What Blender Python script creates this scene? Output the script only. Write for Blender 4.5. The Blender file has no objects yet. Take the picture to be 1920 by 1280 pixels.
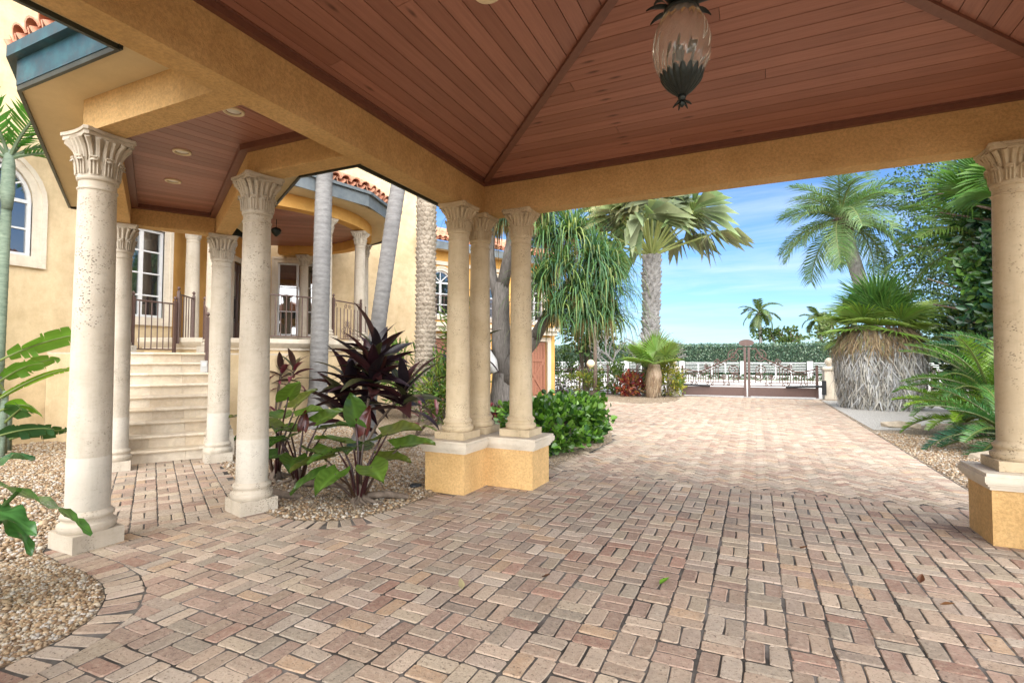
import bpy, math, random
import numpy as np
from mathutils import Matrix, Vector
from mathutils.geometry import tessellate_polygon

random.seed(7); RNG = np.random.default_rng(7)
SC = bpy.context.scene
COL = SC.collection
rad = math.radians

# ------------------------------------------------------------------ camera
CAM_H, F_PX, YAW, PITCH, ROLL = 1.5, 966.66, rad(25.304), rad(2.087), rad(0.118)
fw = Vector((-math.sin(YAW)*math.cos(PITCH), math.cos(YAW)*math.cos(PITCH), math.sin(PITCH)))
rt = Vector((math.cos(YAW), math.sin(YAW), 0)); up = rt.cross(fw)
rt, up = rt*math.cos(ROLL)+up*math.sin(ROLL), up*math.cos(ROLL)-rt*math.sin(ROLL)
cam = bpy.data.cameras.new('camera'); cam.sensor_width = 36; cam.lens = 36*F_PX/1920
cam.clip_start = 0.05; cam.clip_end = 3000
camo = bpy.data.objects.new('camera', cam); COL.objects.link(camo)
M = Matrix((rt, up, -fw)).transposed().to_4x4(); M.translation = (0, 0, CAM_H)
camo.matrix_world = M; SC.camera = camo

# ------------------------------------------------------------------ sky, sun, exposure
SUN_EL, SUN_AZ = 34, 146          # elevation, compass bearing (0 = +Y, clockwise)
SUN_STR, SUN_ANG, SKY_STR, EXPO = 3.9, 115, 0.048, 2.02
w = bpy.data.worlds.new('World'); SC.world = w; w.use_nodes = True
wn = w.node_tree.nodes; wl = w.node_tree.links; wn.clear()
sky = wn.new('ShaderNodeTexSky'); sky.sky_type = 'NISHITA'; sky.sun_disc = False
sky.sun_elevation = rad(SUN_EL); sky.sun_rotation = rad(SUN_AZ)
sky.altitude = 0; sky.air_density = 1.0; sky.dust_density = 0.4; sky.ozone_density = 3.0
tc = wn.new('ShaderNodeTexCoord'); sep = wn.new('ShaderNodeSeparateXYZ'); wl.new(tc.outputs['Generated'], sep.inputs[0])
mz = wn.new('ShaderNodeMath'); mz.operation = 'ADD'; mz.inputs[1].default_value = 0.22; wl.new(sep.outputs['Z'], mz.inputs[0])
mx = wn.new('ShaderNodeMath'); mx.operation = 'MAXIMUM'; mx.inputs[1].default_value = 0.06; wl.new(mz.outputs[0], mx.inputs[0])
dv = wn.new('ShaderNodeVectorMath'); dv.operation = 'DIVIDE'
cb = wn.new('ShaderNodeCombineXYZ')
for i in range(3): wl.new(mx.outputs[0], cb.inputs[i])
wl.new(tc.outputs['Generated'], dv.inputs[0]); wl.new(cb.outputs[0], dv.inputs[1])
mp = wn.new('ShaderNodeMapping'); mp.inputs['Scale'].default_value = (0.55, 2.1, 1.2); mp.inputs['Rotation'].default_value = (0, 0, rad(20))
wl.new(dv.outputs[0], mp.inputs[0])
cn = wn.new('ShaderNodeTexNoise'); cn.inputs['Scale'].default_value = 1.9; cn.inputs['Detail'].default_value = 9; cn.inputs['Roughness'].default_value = 0.6
cn.inputs['Distortion'].default_value = 0.5
wl.new(mp.outputs[0], cn.inputs['Vector'])
cr = wn.new('ShaderNodeValToRGB'); cr.color_ramp.elements[0].position = 0.43; cr.color_ramp.elements[1].position = 0.74
cr.color_ramp.elements[1].color = (0.5, 0.5, 0.5, 1)
wl.new(cn.outputs['Fac'], cr.inputs[0])
gm = wn.new('ShaderNodeMix'); gm.data_type = 'RGBA'; gm.blend_type = 'MULTIPLY'; gm.inputs[0].default_value = 1
gm.inputs[7].default_value = (0.64, 0.84, 1.09, 1); wl.new(sky.outputs[0], gm.inputs[6])
cmix = wn.new('ShaderNodeMix'); cmix.data_type = 'RGBA'; wl.new(cr.outputs[0], cmix.inputs[0])
wl.new(gm.outputs[2], cmix.inputs[6]); cmix.inputs[7].default_value = (5.2, 6.0, 7.0, 1)
bg = wn.new('ShaderNodeBackground'); bg.inputs[1].default_value = SKY_STR; wl.new(cmix.outputs[2], bg.inputs[0])
wo = wn.new('ShaderNodeOutputWorld'); wl.new(bg.outputs[0], wo.inputs[0])
sl = bpy.data.lights.new('sun', 'SUN'); sl.energy = SUN_STR; sl.angle = rad(SUN_ANG); sl.color = (1.0, 0.955, 0.89)
so = bpy.data.objects.new('sun', sl); COL.objects.link(so)
sd = Vector((math.sin(rad(SUN_AZ))*math.cos(rad(SUN_EL)), math.cos(rad(SUN_AZ))*math.cos(rad(SUN_EL)), math.sin(rad(SUN_EL))))
so.rotation_euler = sd.to_track_quat('Z', 'Y').to_euler(); so.location = (0, -10, 30)
vs = SC.view_settings; vs.view_transform = 'Standard'; vs.look = 'None'; vs.exposure = EXPO; vs.gamma = 1; vs.use_curve_mapping = False
SC.cycles.use_denoising = True; SC.cycles.max_bounces = 10; SC.cycles.diffuse_bounces = 6; SC.cycles.transparent_max_bounces = 12
SC.cycles.sample_clamp_indirect = 8; SC.cycles.caustics_reflective = False; SC.cycles.caustics_refractive = False

# ------------------------------------------------------------------ node helpers and materials
class NT:
    def __init__(s, name):
        s.m = bpy.data.materials.new(name); s.m.use_nodes = True
        s.n = s.m.node_tree.nodes; s.l = s.m.node_tree.links
        s.b = s.n['Principled BSDF']; s.o = s.n['Material Output']
    def node(s, t, **kw):
        x = s.n.new(t)
        for k, v in kw.items(): setattr(x, k, v)
        return x
    def link(s, a, b): s.l.new(a, b)
    def pos(s, kind='Object'):
        if kind == 'World': return s.node('ShaderNodeNewGeometry').outputs['Position']
        return s.node('ShaderNodeTexCoord').outputs[kind]
    def noise(s, scale, detail=5, rough=0.55, vec=None, dist=0):
        x = s.node('ShaderNodeTexNoise'); x.inputs['Scale'].default_value = scale; x.inputs['Detail'].default_value = detail
        x.inputs['Roughness'].default_value = rough; x.inputs['Distortion'].default_value = dist
        if vec is not None: s.link(vec, x.inputs['Vector'])
        return x.outputs['Fac']
    def voro(s, scale, vec=None, feature='F1', out='Distance'):
        x = s.node('ShaderNodeTexVoronoi'); x.feature = feature; x.inputs['Scale'].default_value = scale
        if vec is not None: s.link(vec, x.inputs['Vector'])
        return x.outputs[out]
    def ramp(s, fac, stops):
        x = s.node('ShaderNodeValToRGB'); e = x.color_ramp.elements
        while len(e) < len(stops): e.new(0.5)
        for k, (p, c) in enumerate(stops):
            e[k].position = p; e[k].color = (c, c, c, 1) if isinstance(c, (int, float)) else (*c, 1)
        s.link(fac, x.inputs[0]); return x.outputs[0]
    def mix(s, fac, a, b, mode='MIX'):
        x = s.node('ShaderNodeMix'); x.data_type = 'RGBA'; x.blend_type = mode
        for v, i in ((fac, 0), (a, 6), (b, 7)):
            if isinstance(v, (int, float)) and i == 0: x.inputs[0].default_value = v
            elif isinstance(v, tuple): x.inputs[i].default_value = (*v, 1)
            else: s.link(v, x.inputs[i])
        return x.outputs[2]
    def mapv(s, vec, scale=(1, 1, 1), rot=(0, 0, 0)):
        x = s.node('ShaderNodeMapping'); x.inputs['Scale'].default_value = scale; x.inputs['Rotation'].default_value = rot
        s.link(vec, x.inputs[0]); return x.outputs[0]
    def bump(s, h, strength=0.3, dist=0.01, base=None):
        x = s.node('ShaderNodeBump'); x.inputs['Strength'].default_value = strength; x.inputs['Distance'].default_value = dist
        s.link(h, x.inputs['Height'])
        if base is not None: s.link(base, x.inputs['Normal'])
        s.link(x.outputs[0], s.b.inputs['Normal']); return x.outputs[0]
    def attr(s, name='col'):
        x = s.node('ShaderNodeAttribute'); x.attribute_name = name; return x.outputs['Color']
    def rnd(s): return s.node('ShaderNodeObjectInfo').outputs['Random']
    def set(s, **kw):
        nm = dict(color='Base Color', rough='Roughness', metal='Metallic', spec='Specular IOR Level', trans='Transmission Weight', ior='IOR', alpha='Alpha', coat='Coat Weight')
        for k, v in kw.items():
            i = s.b.inputs[nm[k]]
            if isinstance(v, tuple): i.default_value = (*v, 1)
            elif isinstance(v, (int, float)): i.default_value = v
            else: s.link(v, i)
        return s

MAT = {}
def stucco(name, c, c2, bumps=0.25, streak=0.35):
    t = NT(name); p = t.pos('World')
    a = t.ramp(t.noise(1.1, 6, 0.62, p), [(0.3, tuple(x*0.9 for x in c)), (0.72, tuple(min(1, x*1.06) for x in c2))])
    a = t.mix(t.ramp(t.noise(5.5, 5, 0.6, p), [(0.42, 0.0), (0.75, streak)]), a, tuple(min(1, x*0.72) for x in c))
    a = t.mix(t.ramp(t.noise(2.3, 7, 0.7, t.mapv(p, (1, 1, 0.25))), [(0.5, 0.0), (0.8, streak)]), a, tuple(min(1, x*1.25) for x in c2))
    a = t.mix(t.ramp(t.noise(38, 5, 0.75, p), [(0.38, bumps*0.5), (0.60, 0.0)]), a, tuple(x*0.55 for x in c))
    t.set(color=a, rough=0.88, spec=0.25)
    b1 = t.bump(t.noise(90, 4, 0.7, p), bumps, 0.006)
    t.bump(t.noise(14, 4, 0.6, p), bumps*0.6, 0.02, b1)
    MAT[name] = t.m
stucco('stucco_beam', (0.645, 0.40, 0.155), (0.735, 0.49, 0.23), 1.0, 0.34)
stucco('stucco_wall', (0.58, 0.43, 0.245), (0.66, 0.53, 0.335), 0.3, 0.5)
stucco('stucco_soffit', (0.62, 0.50, 0.30), (0.66, 0.54, 0.33), 0.1, 0.1)
stucco('stucco_orange', (0.62, 0.33, 0.08), (0.68, 0.40, 0.13), 0.25, 0.2)

def travertine(name, c, c2, pit=1.0):
    t = NT(name); p = t.pos('World')
    a = t.ramp(t.noise(2.2, 6, 0.65, p), [(0.32, c), (0.7, c2)])
    a = t.mix(t.ramp(t.noise(3.2, 5, 0.65, t.mapv(p, (1.6, 1.6, 0.22))), [(0.48, 0.0), (0.75, 0.5)]), a, tuple(x*0.70 for x in c))
    a = t.mix(t.ramp(t.noise(9, 6, 0.7, t.mapv(p, (1, 1, 2.5))), [(0.5, 0.0), (0.85, 0.45)]), a, tuple(x*0.62 for x in c))
    v = t.voro(46, t.mapv(p, (1, 1, 1.7)), 'F1')
    hole = t.ramp(v, [(0.16, 1.0), (0.34, 0.0)])
    mask = t.ramp(t.noise(9, 4, 0.6, p), [(0.44, 0.0), (0.56, pit)])
    mk2 = t.node('ShaderNodeMath', operation='MULTIPLY'); t.link(mask, mk2.inputs[0]); t.link(t.ramp(t.noise(2.1, 3, 0.6, p), [(0.42, 0.12), (0.62, 1.0)]), mk2.inputs[1])
    pm = t.node('ShaderNodeMath', operation='MULTIPLY'); t.link(hole, pm.inputs[0]); t.link(mk2.outputs[0], pm.inputs[1])
    a = t.mix(pm.outputs[0], a, tuple(x*0.30 for x in c))
    t.set(color=a, rough=0.8, spec=0.3)
    iv = t.node('ShaderNodeMath', operation='SUBTRACT'); iv.inputs[0].default_value = 1; t.link(pm.outputs[0], iv.inputs[1])
    b1 = t.bump(iv.outputs[0], 0.7, 0.012)
    t.bump(t.noise(60, 5, 0.65, p), 0.18, 0.006, b1)
    MAT[name] = t.m
travertine('travertine', (0.45, 0.385, 0.295), (0.57, 0.51, 0.415))
travertine('travertine_tan', (0.47, 0.365, 0.225), (0.60, 0.49, 0.33))
travertine('travertine_smooth', (0.49, 0.44, 0.36), (0.56, 0.515, 0.43), 0.5)
travertine('limestone', (0.58, 0.50, 0.385), (0.67, 0.60, 0.49), 0.4)

def step_stone():
    t = NT('step_stone'); p = t.pos('World'); r = t.rnd()
    a = t.ramp(r, [(0.0, (0.66, 0.57, 0.43)), (0.35, (0.54, 0.44, 0.31)), (0.6, (0.68, 0.60, 0.47)), (1.0, (0.46, 0.38, 0.28))])
    a = t.mix(t.ramp(t.noise(6, 7, 0.7, p, 1.2), [(0.38, 0.0), (0.7, 0.5)]), a, (0.34, 0.27, 0.20))
    a = t.mix(t.ramp(t.noise(14, 5, 0.6, p), [(0.5, 0.0), (0.75, 0.4)]), a, (0.66, 0.60, 0.50))
    t.set(color=a, rough=0.6, spec=0.35); t.bump(t.noise(50, 4, 0.6, p), 0.15, 0.006); MAT['step_stone'] = t.m
step_stone()

def wood():
    t = NT('ceiling_wood'); o = t.pos('Object')
    g = t.noise(1.0, 8, 0.65, t.mapv(o, (1.6, 38, 38)), 0.6)
    r = t.rnd()
    a = t.ramp(r, [(0, (0.29, 0.125, 0.083)), (0.5, (0.355, 0.158, 0.108)), (1, (0.42, 0.192, 0.133))])
    a = t.mix(t.ramp(g, [(0.35, 0.0), (0.75, 0.5)]), a, (0.150, 0.058, 0.037))
    k = t.voro(1.0, t.mapv(o, (1.9, 7.5, 0.4)), 'F1')
    kn = t.ramp(k, [(0.05, 1.0), (0.15, 0.0)])
    kk = t.mix(t.ramp(t.noise(1.6, 3, 0.5, o), [(0.36, 0.0), (0.46, 0.9)]), (0, 0, 0), kn)
    a = t.mix(kk, a, (0.07, 0.026, 0.018))
    t.set(color=a, rough=0.42, spec=0.35); t.bump(g, 0.10, 0.003); MAT['ceiling_wood'] = t.m
    t = NT('trim_wood'); g = t.noise(20, 5, 0.6, t.pos('World'))
    t.set(color=t.ramp(g, [(0.3, (0.150, 0.058, 0.036)), (0.7, (0.185, 0.075, 0.047))]), rough=0.45); MAT['trim_wood'] = t.m
wood()

def simple(name, c, rough=0.6, metal=0, var=0.0, scale=8, bump=0.0, spec=0.5):
    t = NT(name)
    if var:
        g = t.noise(scale, 5, 0.6, t.pos('World'))
        t.set(color=t.ramp(g, [(0.3, tuple(x*(1-var) for x in c)), (0.7, tuple(min(1, x*(1+var)) for x in c))]))
        if bump: t.bump(g, bump, 0.01)
    else: t.set(color=c)
    t.set(rough=rough, metal=metal, spec=spec); MAT[name] = t.m
simple('groove_dark', (0.02, 0.010, 0.007), 0.9)
simple('iron_brown', (0.105, 0.060, 0.048), 0.45, 0.0, 0.15, 30)
simple('iron_black', (0.022, 0.023, 0.025), 0.5, 0.2)
simple('white_paint', (0.62, 0.62, 0.61), 0.45, 0, 0.05, 10)
simple('light_trim', (0.78, 0.66, 0.44), 0.5)
simple('light_lens', (0.72, 0.70, 0.62), 0.35)
simple('garage_wood', (0.27, 0.115, 0.068), 0.6, 0, 0.18, 14)
simple('door_brown', (0.085, 0.042, 0.03), 0.4, 0, 0.2, 10)
simple('concrete', (0.62, 0.58, 0.52), 0.9, 0, 0.08, 3)
simple('plastic_grey', (0.5, 0.5, 0.48), 0.5)
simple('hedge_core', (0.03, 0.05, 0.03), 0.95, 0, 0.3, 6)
simple('dirt_and_shade', (0.06, 0.042, 0.03), 0.95, 0, 0.3, 20, 0.4)
simple('bronze', (0.022, 0.026, 0.022), 0.45, 0.6, 0.3, 30)
simple('bulb', (0.85, 0.5, 0.2), 0.3)
simple('rock', (0.42, 0.35, 0.26), 0.9, 0, 0.25, 7, 0.6)

def copper():
    t = NT('copper_patina'); p = t.pos('World')
    a = t.ramp(t.noise(3.0, 7, 0.7, p), [(0.30, (0.030, 0.045, 0.055)), (0.5, (0.022, 0.075, 0.100)), (0.68, (0.035, 0.140, 0.165))])
    a = t.mix(t.ramp(t.noise(11, 5, 0.6, p), [(0.5, 0.0), (0.8, 0.6)]), a, (0.075, 0.072, 0.082))
    t.set(color=a, rough=0.5, metal=0.25); MAT['copper_patina'] = t.m
    t = NT('copper_dark'); a = t.ramp(t.noise(4, 6, 0.65, t.pos('World')), [(0.3, (0.022, 0.027, 0.024)), (0.7, (0.050, 0.062, 0.054))])
    t.set(color=a, rough=0.45, metal=0.3); MAT['copper_dark'] = t.m
    t = NT('gutter_grey'); a = t.ramp(t.noise(4, 6, 0.65, t.pos('World')), [(0.3, (0.085, 0.105, 0.115)), (0.7, (0.17, 0.185, 0.185))])
    t.set(color=a, rough=0.5, metal=0.3); MAT['gutter_grey'] = t.m
copper()

def tile_mat():
    t = NT('roof_tile'); p = t.pos('World'); r = t.rnd()
    a = t.ramp(r, [(0, (0.50, 0.20, 0.115)), (0.5, (0.56, 0.255, 0.15)), (1, (0.44, 0.17, 0.10))])
    a = t.mix(t.ramp(t.noise(7, 6, 0.7, p), [(0.42, 0.0), (0.72, 0.55)]), a, (0.62, 0.42, 0.30))
    t.set(color=a, rough=0.85); t.bump(t.noise(40, 4, 0.6, p), 0.2, 0.005); MAT['roof_tile'] = t.m
tile_mat()

def brick_mat():
    t = NT('paving_brick'); p = t.pos('World'); a = t.attr()
    a = t.mix(t.ramp(t.noise(0.55, 5, 0.6, p), [(0.35, 0.0), (0.75, 0.30)]), a, (0.50, 0.41, 0.32))
    a = t.mix(t.ramp(t.noise(28, 6, 0.7, p), [(0.46, 0.0), (0.70, 0.5)]), a, (0.58, 0.48, 0.36))
    a = t.mix(t.ramp(t.noise(52, 6, 0.75, p), [(0.55, 0.0), (0.64, 0.9)]), a, (0.13, 0.095, 0.07))
    a = t.mix(t.ramp(t.noise(7.5, 6, 0.7, p), [(0.54, 0.0), (0.75, 0.5)]), a, (0.27, 0.22, 0.17))
    a = t.mix(t.ramp(t.noise(1.3, 6, 0.7, p), [(0.56, 0.0), (0.80, 0.42)]), a, (0.20, 0.165, 0.13))
    t.set(color=a, rough=0.82, spec=0.3)
    b1 = t.bump(t.noise(65, 6, 0.75, p), 0.9, 0.008)
    t.bump(t.noise(16, 3, 0.6, p), 0.45, 0.012, b1); MAT['paving_brick'] = t.m
    t = NT('joint_sand'); p = t.pos('World')
    a = t.ramp(t.noise(2.0, 5, 0.7, p), [(0.42, (0.035, 0.029, 0.023)), (0.64, (0.19, 0.17, 0.15))])
    a = t.mix(t.ramp(t.noise(1.1, 4, 0.6, t.mapv(p, (1, 1, 1))), [(0.60, 0.0), (0.76, 0.6)]), a, (0.06, 0.085, 0.03))
    t.set(color=a, rough=0.95); t.bump(t.noise(200, 3, 0.6, p), 0.5, 0.004); MAT['joint_sand'] = t.m
brick_mat()

def gravel_mats():
    t = NT('gravel_ground'); p = t.pos('World')
    v = t.node('ShaderNodeTexVoronoi'); v.inputs['Scale'].default_value = 42; t.link(p, v.inputs['Vector'])
    sp = t.node('ShaderNodeSeparateColor'); t.link(v.outputs['Color'], sp.inputs[0])
    a = t.ramp(sp.outputs[0], [(0, (0.26, 0.17, 0.095)), (0.35, (0.42, 0.30, 0.185)), (0.7, (0.52, 0.41, 0.285)), (1, (0.60, 0.53, 0.43))])
    a = t.mix(t.ramp(v.outputs['Distance'], [(0.3, 0.0), (0.75, 0.85)]), a, (0.07, 0.05, 0.03))
    t.set(color=a, rough=0.8); iv = t.ramp(v.outputs['Distance'], [(0.0, 1.0), (0.7, 0.0)]); t.bump(iv, 0.9, 0.02); MAT['gravel_ground'] = t.m
    t = NT('pebble'); a = t.attr(); g = t.noise(120, 4, 0.6, t.pos('World'))
    t.set(color=t.mix(t.ramp(g, [(0.4, 0.0), (0.8, 0.35)]), a, (0.20, 0.14, 0.085)), rough=0.62, spec=0.4); MAT['pebble'] = t.m
    t = NT('pale_gravel'); p = t.pos('World'); g = t.noise(34, 5, 0.75, p)
    t.set(color=t.ramp(g, [(0.38, (0.20, 0.18, 0.15)), (0.60, (0.52, 0.50, 0.46))]), rough=0.9); t.bump(g, 0.6, 0.02); MAT['pale_gravel'] = t.m
    t = NT('grass'); p = t.pos('World'); g = t.noise(9, 6, 0.7, p)
    t.set(color=t.ramp(g, [(0.3, (0.07, 0.11, 0.035)), (0.7, (0.16, 0.20, 0.07))]), rough=0.95); t.bump(g, 0.6, 0.05); MAT['grass'] = t.m
gravel_mats()

def leaf_mat(name, rough=0.45, transl=0.3, spec=0.4):
    t = NT(name); a = t.attr()
    g = t.noise(9, 4, 0.6, t.pos('Object'))
    a = t.mix(t.ramp(g, [(0.35, 0.0), (0.75, 0.35)]), a, (0.55, 0.60, 0.42), 'MULTIPLY')
    t.set(color=a, rough=rough, spec=spec)
    tr = t.node('ShaderNodeBsdfTranslucent'); br = t.mix(1.0, a, (1.25, 1.35, 0.75), 'MULTIPLY'); t.link(br, tr.inputs[0])
    ms = t.node('ShaderNodeMixShader'); ms.inputs[0].default_value = transl
    t.link(t.b.outputs[0], ms.inputs[1]); t.link(tr.outputs[0], ms.inputs[2]); t.link(ms.outputs[0], t.o.inputs[0]); MAT[name] = t.m
leaf_mat('leaf', 0.48, 0.32); leaf_mat('leaf_gloss', 0.26, 0.22, 0.5); leaf_mat('leaf_dark', 0.33, 0.15, 0.5); leaf_mat('leaf_dry', 0.85, 0.2, 0.2)

def bark(name, c, c2, sc=(3, 3, 14), b=0.4):
    t = NT(name); p = t.mapv(t.pos('Object'), sc); g = t.noise(2.4, 7, 0.7, p, 0.4)
    a = t.ramp(g, [(0.32, c), (0.68, c2)]); a = t.mix(t.ramp(t.noise(2.5, 4, 0.6, t.pos('Object')), [(0.45, 0.0), (0.75, 0.5)]), a, tuple(x*0.6 for x in c))
    t.set(color=a, rough=0.9, spec=0.2); t.bump(g, b, 0.02); MAT[name] = t.m
bark('bark_ringed', (0.15, 0.145, 0.14), (0.25, 0.245, 0.235), (3, 3, 9), 0.25)
bark('bark_date', (0.27, 0.22, 0.165), (0.46, 0.40, 0.32), (6, 6, 4), 0.5)
bark('bark_grey', (0.085, 0.075, 0.065), (0.22, 0.20, 0.18), (14, 14, 2.2), 0.8)
bark('bark_pale', (0.20, 0.19, 0.18), (0.36, 0.345, 0.325), (5, 5, 2), 0.3)
bark('bark_brown', (0.10, 0.075, 0.055), (0.22, 0.17, 0.13), (8, 8, 3), 0.5)
bark('bark_green', (0.10, 0.14, 0.10), (0.22, 0.27, 0.20), (3, 3, 10), 0.15)
bark('bark_fibre', (0.30, 0.21, 0.14), (0.50, 0.39, 0.29), (18, 18, 1.5), 0.8)

def glass_mats():
    t = NT('window_glass'); t.set(color=(0.012, 0.014, 0.016), rough=0.03, spec=1.0, ior=2.1); MAT['window_glass'] = t.m
    t = NT('amber_glass'); t.set(color=(0.93, 0.87, 0.75), rough=0.08, trans=0.86, ior=1.36, spec=0.8)
    MAT['amber_glass'] = t.m
glass_mats()

# ------------------------------------------------------------------ mesh builder
class MB:
    def __init__(s): s.v = []; s.f = []; s.c = []; s.n = 0
    def add(s, V, F, col=None):
        V = np.asarray(V, float).reshape(-1, 3)
        if isinstance(F, np.ndarray): s.f.append(F.astype(np.int64)+s.n)
        else:
            by = {}
            for q in F: by.setdefault(len(q), []).append(q)
            for q in by.values(): s.f.append(np.array(q, np.int64)+s.n)
        s.v.append(V); s.n += len(V)
        if col is None: col = (1, 1, 1)
        c = np.asarray(col, float)
        if c.ndim == 1: c = np.broadcast_to(c, (len(V), 3))
        s.c.append(c); return s
    def box(s, c, d, rz=0, col=None, taper=1.0):
        x, y, z = (k/2 for k in d)
        V = np.array([(-x, -y, -z), (x, -y, -z), (x, y, -z), (-x, y, -z), (-x*taper, -y*taper, z), (x*taper, -y*taper, z), (x*taper, y*taper, z), (-x*taper, y*taper, z)])
        if rz:
            ca, sa = math.cos(rz), math.sin(rz); V = np.column_stack((V[:, 0]*ca-V[:, 1]*sa, V[:, 0]*sa+V[:, 1]*ca, V[:, 2]))
        return s.add(V+np.array(c), [(0, 3, 2, 1), (4, 5, 6, 7), (0, 1, 5, 4), (1, 2, 6, 5), (2, 3, 7, 6), (3, 0, 4, 7)], col)
    def boxx(s, x0, x1, y0, y1, z0, z1): return s.box(((x0+x1)/2, (y0+y1)/2, (z0+z1)/2), (x1-x0, y1-y0, z1-z0))
    def prism(s, poly, z0, z1, col=None):
        n = len(poly)
        V = [(p[0], p[1], z0) for p in poly]+[(p[0], p[1], z1) for p in poly]
        F = [(i, (i+1) % n, n+(i+1) % n, n+i) for i in range(n)]+[tuple(range(n-1, -1, -1)), tuple(range(n, 2*n))]
        return s.add(V, F, col)
    def lathe(s, prof, n=28, c=(0, 0, 0), cap=True, a0=0, a1=2*math.pi, col=None):
        full = abs(a1-a0-2*math.pi) < 1e-6; m = n if full else n+1
        V = []; 
        for r, z in prof:
            for k in range(m):
                a = a0+(a1-a0)*k/n; V.append((c[0]+r*math.cos(a), c[1]+r*math.sin(a), c[2]+z))
        F = []
        for i in range(len(prof)-1):
            for k in range(n):
                k2 = (k+1) % m if full else k+1
                F.append((i*m+k, i*m+k2, (i+1)*m+k2, (i+1)*m+k))
        if cap and full:
            if prof[0][0] > 1e-4: F.append(tuple(range(m-1, -1, -1)))
            if prof[-1][0] > 1e-4: F.append(tuple((len(prof)-1)*m+k for k in range(m)))
        return s.add(V, F, col)
    def tube(s, pts, r, n=8, col=None, cap=True):
        P = [Vector(p) for p in pts]; R = r if hasattr(r, '__len__') else [r]*len(P)
        V = []; ref = None
        for i, p in enumerate(P):
            d = (P[min(i+1, len(P)-1)]-P[max(i-1, 0)]).normalized()
            if ref is None:
                ref = d.orthogonal().normalized() if abs(d.z) < 0.999 else Vector((1, 0, 0))
            a = (ref-d*ref.dot(d)).normalized(); ref = a; b = d.cross(a)
            for k in range(n):
                t = 2*math.pi*k/n; V.append(p+(a*math.cos(t)+b*math.sin(t))*R[i])
        F = []
        for i in range(len(P)-1):
            for k in range(n): F.append((i*n+k, i*n+(k+1) % n, (i+1)*n+(k+1) % n, (i+1)*n+k))
        if cap: F += [tuple(range(n-1, -1, -1)), tuple((len(P)-1)*n+k for k in range(n))]
        return s.add([tuple(v) for v in V], F, col)
    def merge(s, V, F, Mx, col):
        V = np.asarray(V); Mx = np.array(Mx); return s.add(V@Mx[:3, :3].T+Mx[:3, 3], F, col)
    def mesh(s, name, mat, smooth=False):
        V = np.concatenate(s.v); me = bpy.data.meshes.new(name)
        me.vertices.add(len(V)); me.vertices.foreach_set('co', V.ravel())
        loops = np.concatenate([f.ravel() for f in s.f]); tot = np.concatenate([np.full(len(f), f.shape[1]) for f in s.f])
        st = np.concatenate(([0], np.cumsum(tot)[:-1]))
        me.loops.add(len(loops)); me.loops.foreach_set('vertex_index', loops.astype(np.int32))
        me.polygons.add(len(tot)); me.polygons.foreach_set('loop_start', st.astype(np.int32))
        me.polygons.foreach_set('use_smooth', np.full(len(tot), smooth))
        me.update(calc_edges=True)
        ca = me.attributes.new('col', 'FLOAT_COLOR', 'POINT')
        C = np.concatenate(s.c); ca.data.foreach_set('color', np.column_stack((C, np.ones(len(C)))).ravel())
        me.materials.append(MAT[mat]); return me
    def build(s, name, mat, parent=None, smooth=False, loc=None, sharp=None):
        me = s.mesh(name, mat, smooth)
        if smooth and sharp: me.set_sharp_from_angle(angle=rad(sharp))
        return place(name, me, parent, loc)

def place(name, me, parent=None, loc=None, Mx=None):
    o = bpy.data.objects.new(name, me); COL.objects.link(o)
    if parent is not None:
        o.parent = parent; o.matrix_parent_inverse = PINV.get(parent.name) or Matrix.Identity(4)
    if Mx is not None: o.matrix_basis = Mx
    elif loc is not None: o.location = loc
    return o
PINV = {}
def tag(o, label, cat, group=None):
    o['label'] = label; o['category'] = cat
    if group: o['group'] = group
    return o
def thing(name, label, cat, loc=(0, 0, 0), group=None):
    o = bpy.data.objects.new(name, None); COL.objects.link(o); o.location = loc; o.empty_display_size = 0.2
    PINV[o.name] = Matrix.Translation(loc).inverted()     # children are given in world coordinates
    return tag(o, label, cat, group)
def local_thing(name, label, cat, loc=(0, 0, 0), rz=0, group=None):   # children are given in the thing's own frame
    o = bpy.data.objects.new(name, None); COL.objects.link(o); o.location = loc; o.rotation_euler = (0, 0, rz); o.empty_display_size = 0.2
    return tag(o, label, cat, group)
def structure(o, kind='structure'): o['kind'] = kind; return o
def copy_tree(o, parent=None):
    c = o.copy(); COL.objects.link(c)
    if parent is not None: c.parent = parent
    for ch in o.children: copy_tree(ch, c)
    return c
def TRS(loc, rz=0, ry=0, rx=0, s=1.0):
    return Matrix.Translation(loc) @ Matrix.Rotation(rz, 4, 'Z') @ Matrix.Rotation(ry, 4, 'Y') @ Matrix.Rotation(rx, 4, 'X') @ Matrix.Diagonal((s, s, s, 1) if not hasattr(s, '__len__') else (*s, 1))
def unit(v): v = np.array(v, float); return v/np.linalg.norm(v)
def jit(c, a=0.15):
    k = 1+random.uniform(-a, a); return tuple(max(0, x*k*(1+random.uniform(-a, a)*0.5)) for x in c)

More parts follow.
